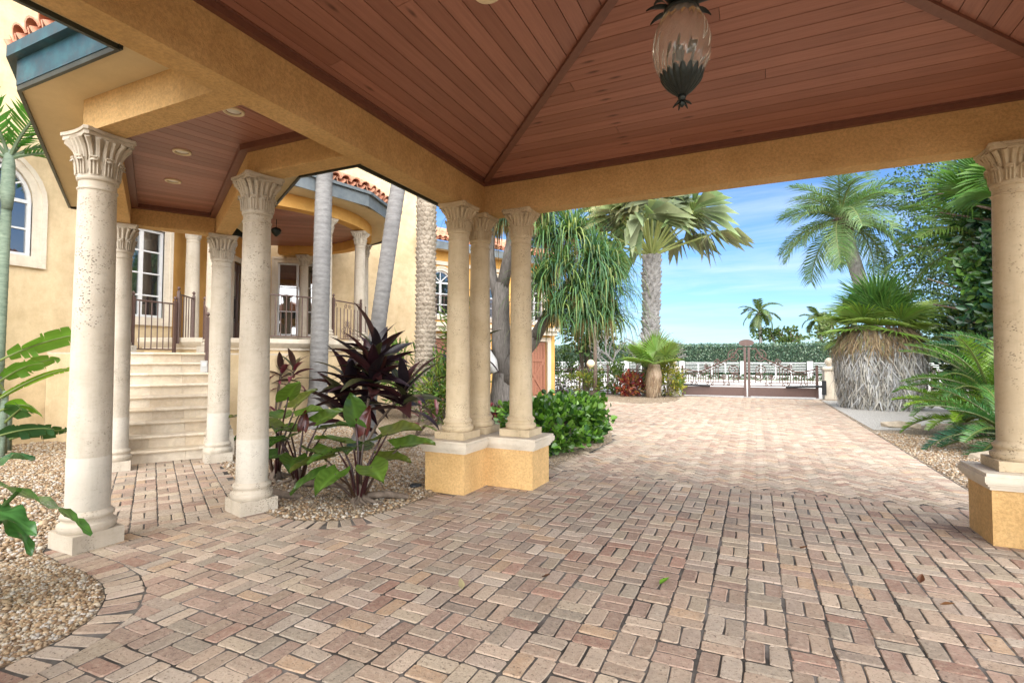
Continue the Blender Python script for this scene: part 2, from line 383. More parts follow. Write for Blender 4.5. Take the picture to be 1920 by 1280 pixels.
# ------------------------------------------------------------------ ground, paving and beds
g = MB(); g.add([(-400, -60, -0.06), (400, -60, -0.06), (400, 900, -0.06), (-400, 900, -0.06)], [(0, 1, 2, 3)])
structure(g.build('ground', 'gravel_ground'))
U = unit((-0.868, 0.497)); NR = np.array((0.497, 0.868))      # axis of the entry walk, and its right-hand side
EDGE_LEFT = [(-5.05, 2.12), (-4.72, 2.07), (-4.32, 2.06), (-3.98, 2.0), (-3.74, 1.9), (-3.52, 1.74), (-3.40, 1.54), (-3.345, 1.34), (-3.32, 1.0), (-3.3, 0.0), (-3.3, -3.0)]
EDGE_MID = [(-4.45, 3.62), (-4.185, 3.55), (-3.90, 3.56), (-3.62, 3.65), (-3.42, 3.87), (-3.31, 4.23), (-3.28, 4.56), (-3.25, 4.9)]
BED_LEFT = EDGE_LEFT+[(-12, -3), (-12, 5.4), (-8.1, 4.05)]
BED_MID = EDGE_MID+[(-3.1, 5.6), (-2.45, 5.9), (-2.5, 6.5), (-2.56, 7.3), (-2.48, 8.4), (-2.45, 9.6), (-2.75, 10.7), (-3.3, 11.9), (-4.6, 13.2), (-6.6, 14.4), (-9.2, 16.2), (-14, 14), (-14, 9), (-7.7, 5.35)]
BED_RIGHT = [(2.22, 6.35), (2.22, 23.6), (14, 23.6), (14, 5.0), (5.0, 5.4), (3.4, 6.2)]
BED_ISLE = [(-8.0, 21.0), (-7.3, 19.8), (-6.2, 19.3), (-5.0, 18.9), (-3.7, 18.2), (-3.0, 18.9), (-2.75, 20.2), (-2.85, 23.0), (-10, 24.5)]
def inside(poly, X, Y):
    X = np.asarray(X, float); Y = np.asarray(Y, float); r = np.zeros(X.shape, bool); n = len(poly)
    for i in range(n):
        x1, y1 = poly[i]; x2, y2 = poly[(i+1) % n]
        if y1 == y2: continue
        c = ((y1 > Y) != (y2 > Y)) & (X < (x2-x1)*(Y-y1)/(y2-y1)+x1); r ^= c
    return r
def dist_line(path, X, Y):
    d = np.full(np.shape(X), 1e9)
    for (x1, y1), (x2, y2) in zip(path[:-1], path[1:]):
        L = (x2-x1)**2+(y2-y1)**2; t = np.clip(((X-x1)*(x2-x1)+(Y-y1)*(y2-y1))/L, 0, 1)
        d = np.minimum(d, np.hypot(X-x1-t*(x2-x1), Y-y1-t*(y2-y1)))
    return d
def in_bed(X, Y):
    return inside(BED_LEFT, X, Y) | inside(BED_MID, X, Y) | inside(BED_RIGHT, X, Y) | inside(BED_ISLE, X, Y)
bedm = MB(); bedm.add([(-9.3, -3, -0.0048), (5.5, -3, -0.0048), (5.5, 6.3, -0.0048), (2.24, 6.3, -0.0048), (2.24, 23.4, -0.0048), (-9.3, 23.0, -0.0048)], [(0, 1, 2, 3, 4, 5)])
paving = structure(bedm.build('brick_paving', 'joint_sand'))
# gravel sheets of the beds lie over the sand
def bed_sheet(name, poly, mat='gravel_ground', z=-0.0012):
    m = MB(); tri = tessellate_polygon([[Vector((x, y, 0)) for x, y in poly]])
    m.add([(x, y, z) for x, y in poly], [tuple(t) for t in tri]); o = structure(m.build(name, mat)); return o
bed_sheet('gravel_bed', BED_LEFT); bed_sheet('gravel_bed', BED_MID); bed_sheet('gravel_bed', BED_RIGHT); bed_sheet('gravel_bed', BED_ISLE)
bed_sheet('pale_gravel_strip', [(2.3, 13.6), (2.24, 22.9), (5.6, 22.9), (5.6, 16.2), (3.8, 15.6), (2.9, 13.8)], 'pale_gravel', 0.0025)

BR_COL = [(0.45, 0.325, 0.225), (0.42, 0.295, 0.205), (0.47, 0.355, 0.255), (0.42, 0.275, 0.20), (0.40, 0.255, 0.185), (0.49, 0.385, 0.28), (0.38, 0.31, 0.235), (0.36, 0.235, 0.175),
          (0.44, 0.36, 0.25), (0.40, 0.345, 0.26), (0.37, 0.195, 0.135), (0.35, 0.215, 0.16), (0.46, 0.30, 0.17), (0.29, 0.23, 0.18), (0.50, 0.42, 0.33), (0.41, 0.32, 0.25)]
def brick_variant(k, L=0.2045, W=0.0992, H=0.06):
    rs = np.random.default_rng(100+k); base = BR_COL[k % len(BR_COL)]
    # outline with eight points so that edges are a little wavy and corners worn
    l, ww = L/2*rs.uniform(0.972, 1.0), W/2*rs.uniform(0.965, 1.0); cr = 0.010
    out = np.array([(-l+cr, -ww), (rs.uniform(-.02, .02), -ww), (l-cr, -ww), (l, -ww+cr), (l, ww-cr), (l-cr, ww), (rs.uniform(-.02, .02), ww), (-l+cr, ww), (-l, ww-cr), (-l, -ww+cr)])
    out += rs.uniform(-0.0042, 0.0016, out.shape)*np.sign(out)
    ins = out*np.array([(l-0.0038)/l, (ww-0.0038)/ww]); n = len(out)
    zt = rs.uniform(-0.002, 0.002, n)
    V = np.vstack([np.column_stack((out, np.full(n, -H))), np.column_stack((out, np.full(n, -0.0045)+rs.uniform(-.002, .002, n))), np.column_stack((ins, zt))])
    F = [(i, (i+1) % n, n+(i+1) % n, n+i) for i in range(n)]+[(n+i, n+(i+1) % n, 2*n+(i+1) % n, 2*n+i) for i in range(n)]+[tuple(range(2*n, 3*n))]
    c = np.array(base)*0.70+np.array(base).mean()*np.array((1.12, 1.0, .86))*0.26; c = c*rs.uniform(0.78, 1.20)*np.array((1.03, 1.0, .98))
    return V, F, c
BV = [brick_variant(k) for k in range(64)]
red_w = np.ones(64); 
for k in range(64):
    if k % 16 in (10, 11): red_w[k] = 0.45
    if k % 16 in (12, 13): red_w[k] = 0.5
red_w /= red_w.sum()
BRK = []     # (x, y, angle, variant, z, tiltx, tilty, scale)
def put(x, y, a, s=(1, 1)): BRK.append((x, y, a, int(RNG.choice(64, p=red_w)), float(np.clip(RNG.normal(0.0005, 0.0014), -.0018, .003)), float(np.clip(RNG.normal(0, 0.004), -.008, .008)), float(np.clip(RNG.normal(0, 0.010), -.02, .02)), s))
C_ = 0.211
PORT_S = [(-3.35, 2.2), (-4.95, 2.2)]
def region_walk(X, Y):      # the rotated walk
    rel = np.stack((X+4.78, Y-2.95), -1); s = rel@U; n = rel@NR
    return (s > 0.05) & (s < 3.9) & (n > -0.86) & (n < 0.66)
wob = RNG.normal(0, .0022, (7, 9, 2))
for i in range(-45, 30):
    for j in range(-14, 32):
        cx, cy = i*C_+0.03, 0.05+j*C_
        if cy > 6.66 or cx > 4.2: continue
        fl = (i+j) % 2
        for h in (-1, 1):
            x, y, a = (cx, cy+h*C_/4, 0) if fl else (cx+h*C_/4, cy, math.pi/2)
            put(x+RNG.normal(0, .0015)+wob[i % 7, j % 9, 0], y+RNG.normal(0, .0015)+wob[j % 7, i % 9, 1], a+RNG.normal(0, .02))
n_a = len(BRK); A = np.array([(b[0], b[1]) for b in BRK])
base_ok = ~in_bed(A[:, 0], A[:, 1]) & ~region_walk(A[:, 0], A[:, 1]) & (A[:, 0] > -4.95) & (A[:, 1] > -1.0)
edge_d = np.minimum(dist_line(EDGE_LEFT, A[:, 0], A[:, 1]), dist_line(EDGE_MID, A[:, 0], A[:, 1]))
keep = base_ok & (edge_d > .335)
CUT_SRC = [(b[0], b[1], b[2], b[3]) for b, k in zip(BRK, base_ok & (edge_d <= .335)) if k]
BRK = [b for b, k in zip(BRK, keep) if k]
ang = math.atan2(U[1], U[0]); tmp = BRK; BRK = []
for i in range(0, 20):
    for j in range(-6, 6):
        s, n = i*C_+0.12, j*C_
        for h in (-1, 1):
            fl = (i+j) % 2
            ds, dn, a = (0, h*C_/4, ang) if fl else (h*C_/4, 0, ang+math.pi/2)
            p = np.array((-4.78, 2.95))+U*(s+ds)+NR*(n+dn)
            if region_walk(p[0], p[1]): put(p[0], p[1], a+RNG.normal(0, .012))
A = np.array([(b[0], b[1]) for b in BRK]); kp = (dist_line(EDGE_MID, A[:, 0], A[:, 1]) > 0.14) & ~inside(BED_MID, A[:, 0], A[:, 1])
BRK = tmp+[b for b, k in zip(BRK, kp) if k]
tmp = BRK; BRK = []
c45, s45 = math.cos(math.pi/4), math.sin(math.pi/4); u_ = 0.1055
for X in range(-70, 190):
    for Y in range(-130, 190):
        d = (X-Y) % 4
        if d == 0: lx, ly, a = X+1, Y+.5, 0
        elif d == 3: lx, ly, a = X+.5, Y+1, math.pi/2
        else: continue
        x, y = (lx*c45-ly*s45)*u_, (lx*s45+ly*c45)*u_+6.0
        if 6.74 < y < 23.1 and -9.2 < x < 2.0: BRK.append((x, y, a+math.pi/4))
A = np.array([(b[0], b[1]) for b in BRK]); kp = ~in_bed(A[:, 0], A[:, 1])
H0 = [b for b, k in zip(BRK, kp) if k]; BRK = tmp
for x, y, a in H0: put(x, y, a+RNG.normal(0, .01))
for k in range(160): put(2.105, 6.75+k*0.1035, 0)                       # soldier course along the right edge
for k in range(56): put(-2.3+k*0.105, 6.70-0.0, math.pi/2, (0.5, 1)) if -2.3+k*0.105 < 2.0 else None
def border(path, off=0.105, step=0.107):
    P = np.array(path); seg = np.hypot(*(P[1:]-P[:-1]).T); L = seg.sum(); cum = np.concatenate(([0], np.cumsum(seg)))
    s = 0.05
    while s < L:
        k = min(np.searchsorted(cum, s)-1, len(seg)-1); k = max(k, 0); t = (s-cum[k])/seg[k]
        d = (P[k+1]-P[k])/seg[k]; k0, k1 = max(k-1, 0), min(k+1, len(seg)-1)
        dm = (P[k0+1]-P[k0])/seg[k0]*(1-t)*.5+d*1.0+(P[k1+1]-P[k1])/seg[k1]*t*.5; dm /= np.linalg.norm(dm)
        p = P[k]+(P[k+1]-P[k])*t; nrm = np.array((-dm[1], dm[0])); q = p+nrm*off
        yield q[0], q[1], math.atan2(nrm[1], nrm[0]); s += step
for x, y, a in border(EDGE_LEFT[:-1]): put(x, y, a)
for x, y, a in border(EDGE_MID, -0.105): put(x, y, a)
# bricks cut along the outer edge of the curved borders
def nearest(path, x, y):
    best = (1e9, 0, 0)
    for (x1, y1), (x2, y2) in zip(path[:-1], path[1:]):
        L2 = (x2-x1)**2+(y2-y1)**2; t = min(1, max(0, ((x-x1)*(x2-x1)+(y-y1)*(y2-y1))/L2)); qx, qy = x1+t*(x2-x1), y1+t*(y2-y1); d = math.hypot(x-qx, y-qy)
        if d < best[0]: best = (d, qx, qy)
    return best
CUTS = []
for (x, y, a, k) in CUT_SRC:
    for path in (EDGE_LEFT, EDGE_MID):
        d, qx, qy = nearest(path, x, y)
        if not (.07 < d < .335): continue
        nx, ny = (x-qx)/d, (y-qy)/d; ca, sa = math.cos(a), math.sin(a); hl, hw = .1015, .049
        P = [(x+u*ca-v*sa, y+u*sa+v*ca) for u, v in ((-hl, -hw), (hl, -hw), (hl, hw), (-hl, hw))]; o = []
        for i in range(4):
            p, q = P[i], P[(i+1) % 4]; dp, dq = (p[0]-qx)*nx+(p[1]-qy)*ny-.214, (q[0]-qx)*nx+(q[1]-qy)*ny-.214
            if dp >= 0: o.append(p)
            if dp*dq < 0: f = dp/(dp-dq); o.append((p[0]+(q[0]-p[0])*f, p[1]+(q[1]-p[1])*f))
        if len(o) >= 3:
            ar = abs(sum(o[i][0]*o[(i+1) % len(o)][1]-o[(i+1) % len(o)][0]*o[i][1] for i in range(len(o))))/2
            if ar > .0012: CUTS.append((o, k))
        break
# the bricks that show largest are objects of their own, the others one joined part
BV_ME = []
for k, (V, F, c) in enumerate(BV):
    m = MB(); m.add(V, F, c); BV_ME.append(m.mesh('brick', 'paving_brick'))
B = np.array([(b[0], b[1], 0) for b in BRK]); rel = B-np.array((0, 0, CAM_H))
dz = rel@np.array(fw); px = rel@np.array(rt)/np.maximum(dz, .01)*F_PX; py = rel@np.array(up)/np.maximum(dz, .01)*F_PX
vis = (dz > 0.3) & (np.abs(px) < 955) & (np.abs(py) < 636)
order = np.argsort(np.where(vis, dz, 1e9)); near = set(order[:300].tolist())
rest = MB()
for i, (x, y, a, k, z, tx, ty, s) in enumerate(BRK):
    Mx = TRS((x, y, z), a, tx, ty, (s[0], s[1], 1))
    if i in near: place('brick', BV_ME[k], paving, Mx=Mx)
    else:
        V, F, c = BV[k]; rest.merge(V, F, Mx, c*RNG.uniform(0.92, 1.08))
for o, k in CUTS:
    rest.prism(o if sum(o[i][0]*o[(i+1) % len(o)][1]-o[(i+1) % len(o)][0]*o[i][1] for i in range(len(o))) > 0 else o[::-1], -.05, RNG.uniform(-.001, .002), BV[k][2])
structure(rest.build('brick_field', 'paving_brick', paving), 'stuff')

# loose river pebbles
t_ = (1+5**.5)/2
ICO_V = unit((0, 0, 1))*0+np.array([(-1, t_, 0), (1, t_, 0), (-1, -t_, 0), (1, -t_, 0), (0, -1, t_), (0, 1, t_), (0, -1, -t_), (0, 1, -t_), (t_, 0, -1), (t_, 0, 1), (-t_, 0, -1), (-t_, 0, 1)])/math.sqrt(1+t_*t_)
ICO_F = np.array([(0, 11, 5), (0, 5, 1), (0, 1, 7), (0, 7, 10), (0, 10, 11), (1, 5, 9), (5, 11, 4), (11, 10, 2), (10, 7, 6), (7, 1, 8), (3, 9, 4), (3, 4, 2), (3, 2, 6), (3, 6, 8), (3, 8, 9), (4, 9, 5), (2, 4, 11), (6, 2, 10), (8, 6, 7), (9, 8, 1)])
PEB = 0.70*np.array([(0.50, 0.36, 0.21), (0.42, 0.28, 0.15), (0.58, 0.48, 0.34), (0.62, 0.55, 0.44), (0.34, 0.21, 0.11), (0.55, 0.40, 0.25), (0.25, 0.16, 0.09), (0.66, 0.60, 0.52)])
def pebbles(name, poly, n, r, zb=-0.004, cond=None):
    P = np.array(poly); lo, hi = P.min(0), P.max(0); pts = np.empty((0, 2))
    while len(pts) < n:
        q = RNG.uniform(lo, hi, (n*2, 2)); q = q[inside(poly, q[:, 0], q[:, 1])]
        if cond is not None: q = q[cond(q[:, 0], q[:, 1])]
        pts = np.vstack((pts, q))
    pts = pts[:n]; sz = r*RNG.lognormal(0, 0.28, n)
    S = np.column_stack((sz*RNG.uniform(0.85, 1.35, n), sz*RNG.uniform(0.7, 1.0, n), sz*RNG.uniform(0.55, 0.8, n)))
    V = ICO_V[None]*(1+RNG.normal(0, 0.10, (n, 12, 1)))*S[:, None]
    a = RNG.uniform(0, 6.28, n); b = RNG.normal(0, 0.35, n); ca, sa, cb_, sb = np.cos(a), np.sin(a), np.cos(b), np.sin(b)
    x, y, z = V[..., 0], V[..., 1], V[..., 2]
    x, z = x*cb_[:, None]+z*sb[:, None], z*cb_[:, None]-x*sb[:, None]
    V = np.stack((x*ca[:, None]-y*sa[:, None]+pts[:, :1], x*sa[:, None]+y*ca[:, None]+pts[:, 1:], z+(zb+RNG.uniform(0, 1, n)*r*1.1)[:, None]), -1)
    C = np.repeat(PEB[RNG.integers(0, len(PEB), n)]*RNG.uniform(0.8, 1.15, (n, 1)), 12, 0)
    m = MB(); m.add(V.reshape(-1, 3), (ICO_F[None]+12*np.arange(n)[:, None, None]).reshape(-1, 3), C)
    return structure(tag(m.build(name, 'pebble', None, True), 'loose tan and cream river pebbles '+{0: 'in the bed beside the curved brick border', 1: 'around the base of the dark leaved plants', 2: 'below the arched window wall', 3: 'in the bed under the sago fronds'}[PK.pop(0)], 'pebbles'), 'stuff')
PK = [0, 1, 2, 3]
pebbles('pebbles', [(-5.0, 2.08), (-4.72, 2.05), (-4.32, 2.04), (-3.98, 1.98), (-3.75, 1.88), (-3.53, 1.72), (-3.42, 1.52), (-3.37, 1.32), (-3.35, 1.0), (-5.0, 1.0)], 11000, 0.0115)
pebbles('pebbles', [(-4.45, 3.66), (-4.185, 3.58), (-3.90, 3.59), (-3.64, 3.68), (-3.45, 3.89), (-3.34, 4.25), (-3.31, 4.56), (-3.36, 5.0), (-3.4, 7.0), (-7.5, 9.2), (-9.3, 8.6), (-8.2, 5.6)], 30000, 0.0135)
pebbles('pebbles', [(-5.05, 2.14), (-7.8, 3.8), (-9.2, 4.6), (-11.7, 5.2), (-11.7, 2.8), (-5.0, 1.6)], 20000, 0.014)
pebbles('pebbles', [(2.24, 6.4), (2.24, 13.0), (5.2, 13.2), (4.6, 9.0), (3.5, 6.4)], 13000, 0.0135)

# beyond the gate: street, verge, lawn
m = MB(); m.add([(-200, 24.2, -0.052), (200, 24.2, -0.052), (200, 46.0, -0.052), (-200, 46.0, -0.052)], [(0, 1, 2, 3)]); structure(m.build('street', 'concrete'))
m = MB(); m.add([(-200, 46.0, -0.048), (200, 46.0, -0.048), (200, 130, -0.048), (-200, 130, -0.048)], [(0, 1, 2, 3)]); structure(m.build('grass_verge', 'grass'))
m = MB(); m.box((-0.33, 23.3, -0.03), (5.2, 0.25, 0.06), rz=0.106); structure(m.build('gate_threshold', 'concrete'))

# ------------------------------------------------------------------ columns
def capital_mb(R, z0, zt, half):
    """Carved leaf capital between z0 (necking) and zt (top of the abacus)."""
    m = MB(); h = zt-z0
    prof = [(R*1.00, 0), (R*1.10, 0.01), (R*1.12, 0.03), (R*1.06, 0.045), (R*1.02, 0.06), (R*1.02, h*.45), (R*1.12, h*.65), (R*1.35, h*.80), (R*1.5, h*.86)]
    m.lathe([(r, z0+z) for r, z in prof], 28)
    # abacus: concave sides, cut corners, two steps
    def aba(hf, z_0, z_1):
        pts = []
        for q in range(4):
            a = q*math.pi/2
            for sx in np.linspace(-1, 1, 7)[:-1] if False else np.linspace(-0.88, 0.88, 7):
                d = hf*(1-0.10*(1-(sx/0.88)**2)); x, y = sx*hf, -d
                pts.append((x*math.cos(a)-y*math.sin(a), x*math.sin(a)+y*math.cos(a)))
        m.prism(pts, z_0, z_1)
    aba(half*0.94, zt-h*.16, zt-h*.075); aba(half, zt-h*.075, zt-0.003)
    # tall reeds that flare under the abacus
    for k in range(20):
        a = 2*math.pi*(k+.5)/20; corner = abs(math.sin(2*a)); fl = 1.28+0.42*corner**2
        pts = []; rr = []
        for t in np.linspace(0, 1, 8):
            r = R*(1.04+(fl-1.0)*t**3.0); pts.append((r*math.cos(a), r*math.sin(a), z0+h*(.28+.545*t))); rr.append(R*(.115+.055*t))
        m.tube(pts, rr, 6)
    # lower ring of curling acanthus leaves
    for k in range(10):
        a = 2*math.pi*k/10; V = []; F = []; nt, ns = 7, 5
        for i, t in enumerate(np.linspace(0, 1, nt)):
            wv = R*0.30*(0.75+0.35*math.sin(math.pi*t))*(1-0.55*max(0, t-.7)/.3)
            out = R*(1.05+0.10*t+0.34*max(0, t-.62)**1.2*2.2); zz = z0+h*(0.10+0.42*min(t, .82))-h*0.10*max(0, t-.82)/.18*(-.2+.9)
            for j, s_ in enumerate(np.linspace(-1, 1, ns)):
                rr = out+R*0.07*(1-s_*s_)-R*.03*abs(math.sin(s_*6)); da = s_*wv/R
                V.append((rr*math.cos(a+da), rr*math.sin(a+da), zz))
        for i in range(nt-1):
            for j in range(ns-1): F.append((i*ns+j, i*ns+j+1, (i+1)*ns+j+1, (i+1)*ns+j))
        m.add(V, F)
        for s_ in (-.55, 0, .55):
            pts = []
            for t in np.linspace(0.05, .85, 6):
                out = R*(1.12+0.10*t+0.34*max(0, t-.62)**1.2*2.2)+R*.03; b = a+s_*.28
                pts.append((out*math.cos(b), out*math.sin(b), z0+h*(.10+.42*t)))
            m.tube(pts, R*.045, 5)
        tipr = R*1.34; m.tube([(tipr*math.cos(a+d), tipr*math.sin(a+d), z0+h*.455) for d in (-.13, 0, .13)], R*.075, 6)
    return m
def base_mb(R, z0, hf, ph, bh):
    m = MB(); m.box((0, 0, z0+ph/2), (2*hf, 2*hf, ph-0.002)); z = z0+ph
    p = [(R*1.24, 0), (R*1.31, bh*.12), (R*1.33, bh*.24), (R*1.30, bh*.36), (R*1.18, bh*.42), (R*1.12, bh*.52), (R*1.13, bh*.60), (R*1.19, bh*.66), (R*1.21, bh*.75), (R*1.17, bh*.85), (R*1.10, bh*.89), (R*1.06, bh*.95), (R*1.02, bh)]
    m.lathe([(r, z+q) for r, q in p], 32); return m
COLM = {}
def column_meshes(key, R0, R1, z0, zt, hf, ph, bh, caph, ab, drum=None, mat='travertine'):
    zs, ze = z0+ph+bh, zt-caph; s = MB(); pr = []
    d = 0 if drum is None else drum
    for t in np.linspace(0, 1, 9):
        z = zs+d+(ze-zs-d)*t; tt = (z-zs)/(ze-zs); pr.append((R0-(R0-R1)*tt**1.35, z))
    pr += [(R1*1.09, ze-0.085+0.0)] if False else []
    s.lathe(pr, 36)
    s.lathe([(R1*1.0, ze-.075), (R1*1.07, ze-.068), (R1*1.08, ze-.056), (R1*1.0, ze-.048)], 32, cap=False)
    me = s.mesh('column', mat, True); me.set_sharp_from_angle(angle=rad(40))
    ca = capital_mb(R1, ze, zt, ab).mesh('capital', mat, True); ca.set_sharp_from_angle(angle=rad(45))
    ba = base_mb(R0, z0, hf, ph, bh).mesh('base', mat, True); ba.set_sharp_from_angle(angle=rad(45))
    lo = None
    if drum:
        q = MB(); q.lathe([(R0*1.0, zs), (R0*1.002, zs+d-.004), (R0*.985, zs+d)], 36); lo = q.mesh('lower_drum', 'travertine_smooth', True); lo.set_sharp_from_angle(angle=rad(40))
    COLM[key] = (me, ca, ba, lo)
def column(key, x, y, parent, rz=0, z=0):
    me, ca, ba, lo = COLM[key]
    o = place('column', me, parent, Mx=TRS((x, y, z), rz))
    place('capital', ca, o); place('base', ba, o)
    if lo: place('lower_drum', lo, o)
    return o
ZB, ZT = 3.35, 3.722
column_meshes('pedestal', 0.142, 0.120, 0.59, ZB, 0.195, 0.085, 0.15, 0.36, 0.190, mat='travertine_tan')
column_meshes('walk', 0.148, 0.128, 0.0, ZB, 0.180, 0.135, 0.16, 0.40, 0.195, 0.42)
column_meshes('stairfoot', 0.130, 0.115, 0.30, ZB, 0.18, 0.10, 0.14, 0.34, 0.19)
column_meshes('porch', 0.150, 0.130, 0.0, 2.92, 0.20, 0.13, 0.15, 0.36, 0.205)

def offset_path(path, d):
    P = [np.array(p, float) for p in path]; out = []
    for i, p in enumerate(P):
        n1 = n2 = None
        if i > 0: e = unit(P[i]-P[i-1]); n1 = np.array((-e[1], e[0]))
        if i < len(P)-1: e = unit(P[i+1]-P[i]); n2 = np.array((-e[1], e[0]))
        if n1 is None: n = n2
        elif n2 is None: n = n1
        else: n = (n1+n2); n = n/np.dot(n, n1)/np.linalg.norm(n)*np.linalg.norm(n) if False else (n1+n2)/(1+np.dot(n1, n2))
        out.append(tuple(p+n*d))
    return out
def strip(m, path, d0, d1, z0, z1):
    """Wall-like strip along a path between two side offsets."""
    a, b = offset_path(path, d0), offset_path(path, d1)
    for i in range(len(path)-1): pass
    poly = a+b[::-1]; n = len(a); V = [(*p, z0) for p in a]+[(*p, z0) for p in b]+[(*p, z1) for p in a]+[(*p, z1) for p in b]
    F = []
    for i in range(n-1):
        F += [(i, i+1, 2*n+i+1, 2*n+i), (n+i+1, n+i, 3*n+i, 3*n+i+1), (i+1, i, n+i, n+i+1), (2*n+i, 2*n+i+1, 3*n+i+1, 3*n+i)]
    F += [(0, 2*n, 3*n, n), (n-1, 2*n-1, 4*n-1, 3*n-1)]
    return m.add(V, F)

# ------------------------------------------------------------------ porte cochere
XI, XO, YI, YO = -3.124, -3.352, 5.761, 5.978
XE, XEO, YS, YSO = 2.520, 2.748, 0.117, -0.10
pc = thing('porte_cochere', 'ochre stucco porte cochere with hipped red wood ceiling over the brick drive', 'pavilion', (-0.3, 2.9, 0))
MB().boxx(XO, XI, YSO, YO, ZB, 3.80).build('beam', 'stucco_beam', pc)
MB().boxx(XE, XEO, YSO, YO, ZB, 3.80).build('beam', 'stucco_beam', pc)
MB().boxx(XI, XE, YI, YO-.001, ZB+.001, 3.80).build('beam', 'stucco_beam', pc)
MB().boxx(XI, XE, YSO+.001, YS, ZB+.001, 3.80).build('beam', 'stucco_beam', pc)
cx0, cy0 = (XI+XE)/2, (YS+YI)/2; HW = (XE-XI)/2; SL = 0.13; Z0C = 3.775; PW = 0.1345
def ceiling_side(ang):
    """Planks of one slope: u runs along the beam, t up the slope toward the ridge."""
    Rm = Matrix.Rotation(ang, 4, 'Z'); k = 0; t = 0.0
    while t < HW-0.03:
        t1 = min(t+PW, HW); gp = 0.007
        cuts = [(-1, 1)]
        if k % 3 == 1: c = random.uniform(-.6, .6); cuts = [(-1, c), (c, 1)]
        for a, b in cuts:
            def ux(f, tt):
                L = HW-tt
                return -L if f == -1 else (L if f == 1 else f*HW*0.8)
            if abs(a) < 1 and abs(a*HW*.8) > HW-t1 or abs(b) < 1 and abs(b*HW*.8) > HW-t1: a, b = -1, 1
            ta, tb = t+gp/2, t1-gp/2; e = 0.0022
            P4 = [(ux(a, ta)+(e if a > -1 else 0), ta), (ux(b, ta)-(e if b < 1 else 0), ta), (ux(b, tb)-(e if b < 1 else 0), tb), (ux(a, tb)+(e if a > -1 else 0), tb)]
            um = (P4[0][0]+P4[1][0])/2; tm = (ta+tb)/2
            V = []
            for zz in (0, 0.018):
                for u, tt in P4: V.append((u-um, -(tt-tm), SL*(tt-tm)+zz))
            m = MB(); m.add(V, [(3, 2, 1, 0), (4, 5, 6, 7), (0, 1, 5, 4), (1, 2, 6, 5), (2, 3, 7, 6), (3, 0, 4, 7)])
            me = m.mesh('ceiling_plank', 'ceiling_wood')
            loc = Matrix.Translation((cx0, cy0, 0)) @ Rm @ Matrix.Translation((um, HW-tm, Z0C+SL*tm))
            place('ceiling_plank', me, pc, Mx=loc)
            if (a, b) == (-1, 1): break
        t = t1; k += 1
for q in range(4): ceiling_side(q*math.pi/2)
m = MB(); apex = (cx0, cy0, Z0C+SL*HW+.03); cs = [(cx0+a*(HW+.05), cy0+b*(HW+.05), Z0C+.022) for a, b in ((-1, -1), (1, -1), (1, 1), (-1, 1))]
m.add(cs+[apex], [(1, 0, 4), (2, 1, 4), (3, 2, 4), (0, 3, 4)]); m.build('ceiling_backing', 'groove_dark', pc)
for a, b in ((-1, -1), (1, -1), (1, 1), (-1, 1)):
    d = unit((a, b)); n = np.array((-d[1], d[0])); V = []
    p0 = np.array((cx0+a*HW, cy0+b*HW)); p1 = np.array((cx0, cy0))
    for p, z in ((p0, Z0C), (p1, Z0C+SL*HW)):
        for sx, zz in ((-.036, -.030), (.036, -.030), (.036, .006), (-.036, .006)): q = p+n*sx; V.append((q[0], q[1], z+zz))
    MB().add(V, [(0, 1, 2, 3), (7, 6, 5, 4), (0, 4, 5, 1), (1, 5, 6, 2), (2, 6, 7, 3), (3, 7, 4, 0)]).build('hip_trim', 'trim_wood', pc)
for (x0, x1, y0, y1) in ((XI, XI+.05, YS, YI), (XE-.05, XE, YS, YI), (XI+.05, XE-.05, YI-.05, YI), (XI+.05, XE-.05, YS, YS+.05)):
    MB().boxx(x0+.001, x1-.001, y0+.001, y1-.001, ZT, ZT+.050).build('cornice_trim', 'trim_wood', pc)
    fx = .022 if x1-x0 < .1 else 0; fy = .022 if y1-y0 < .1 else 0
    MB().boxx(x0-(fx if x0 > 0 else 0), x1+(fx if x0 < 0 and fx else 0), y0-(fy if y0 > 3 else 0), y1+(fy if y0 < 3 and fy else 0), ZT+.050, ZT+.095).build('cornice_trim', 'trim_wood', pc)
# eave, fascia and roof outside
EO = 0.52; ex0, ex1, ey0, ey1 = XO-EO, XEO+EO, YSO-EO, YO+EO
for (x0, x1, y0, y1) in ((ex0, XO, ey0, 1.96), (ex0, XO, 4.29, ey1), (XEO, ex1, ey0, ey1), (XO, XEO, YO, ey1), (XO, XEO, ey0, YSO)):
    MB().boxx(x0, x1, y0, y1, 3.63, 3.66).build('eave_soffit', 'stucco_soffit', pc)
for (x0, x1, y0, y1) in ((ex0-.03, ex0, ey0-.03, 1.96), (ex0-.03, ex0, 4.29, ey1+.03), (ex1, ex1+.03, ey0-.03, ey1+.03), (ex0, ex1, ey1, ey1+.029), (ex0, ex1, ey0-.029, ey0)):
    MB().boxx(x0, x1, y0, y1, 3.595, 3.86).build('fascia', 'copper_dark', pc)
m = MB(); rz0 = 3.87; m.add([(ex0-.06, ey0-.06, rz0), (ex1+.06, ey0-.06, rz0), (ex1+.06, ey1+.06, rz0), (ex0-.06, ey1+.06, rz0), (cx0, cy0, 5.35)], [(0, 1, 4), (1, 2, 4), (2, 3, 4), (3, 0, 4)])
m.build('roof', 'roof_tile', pc)
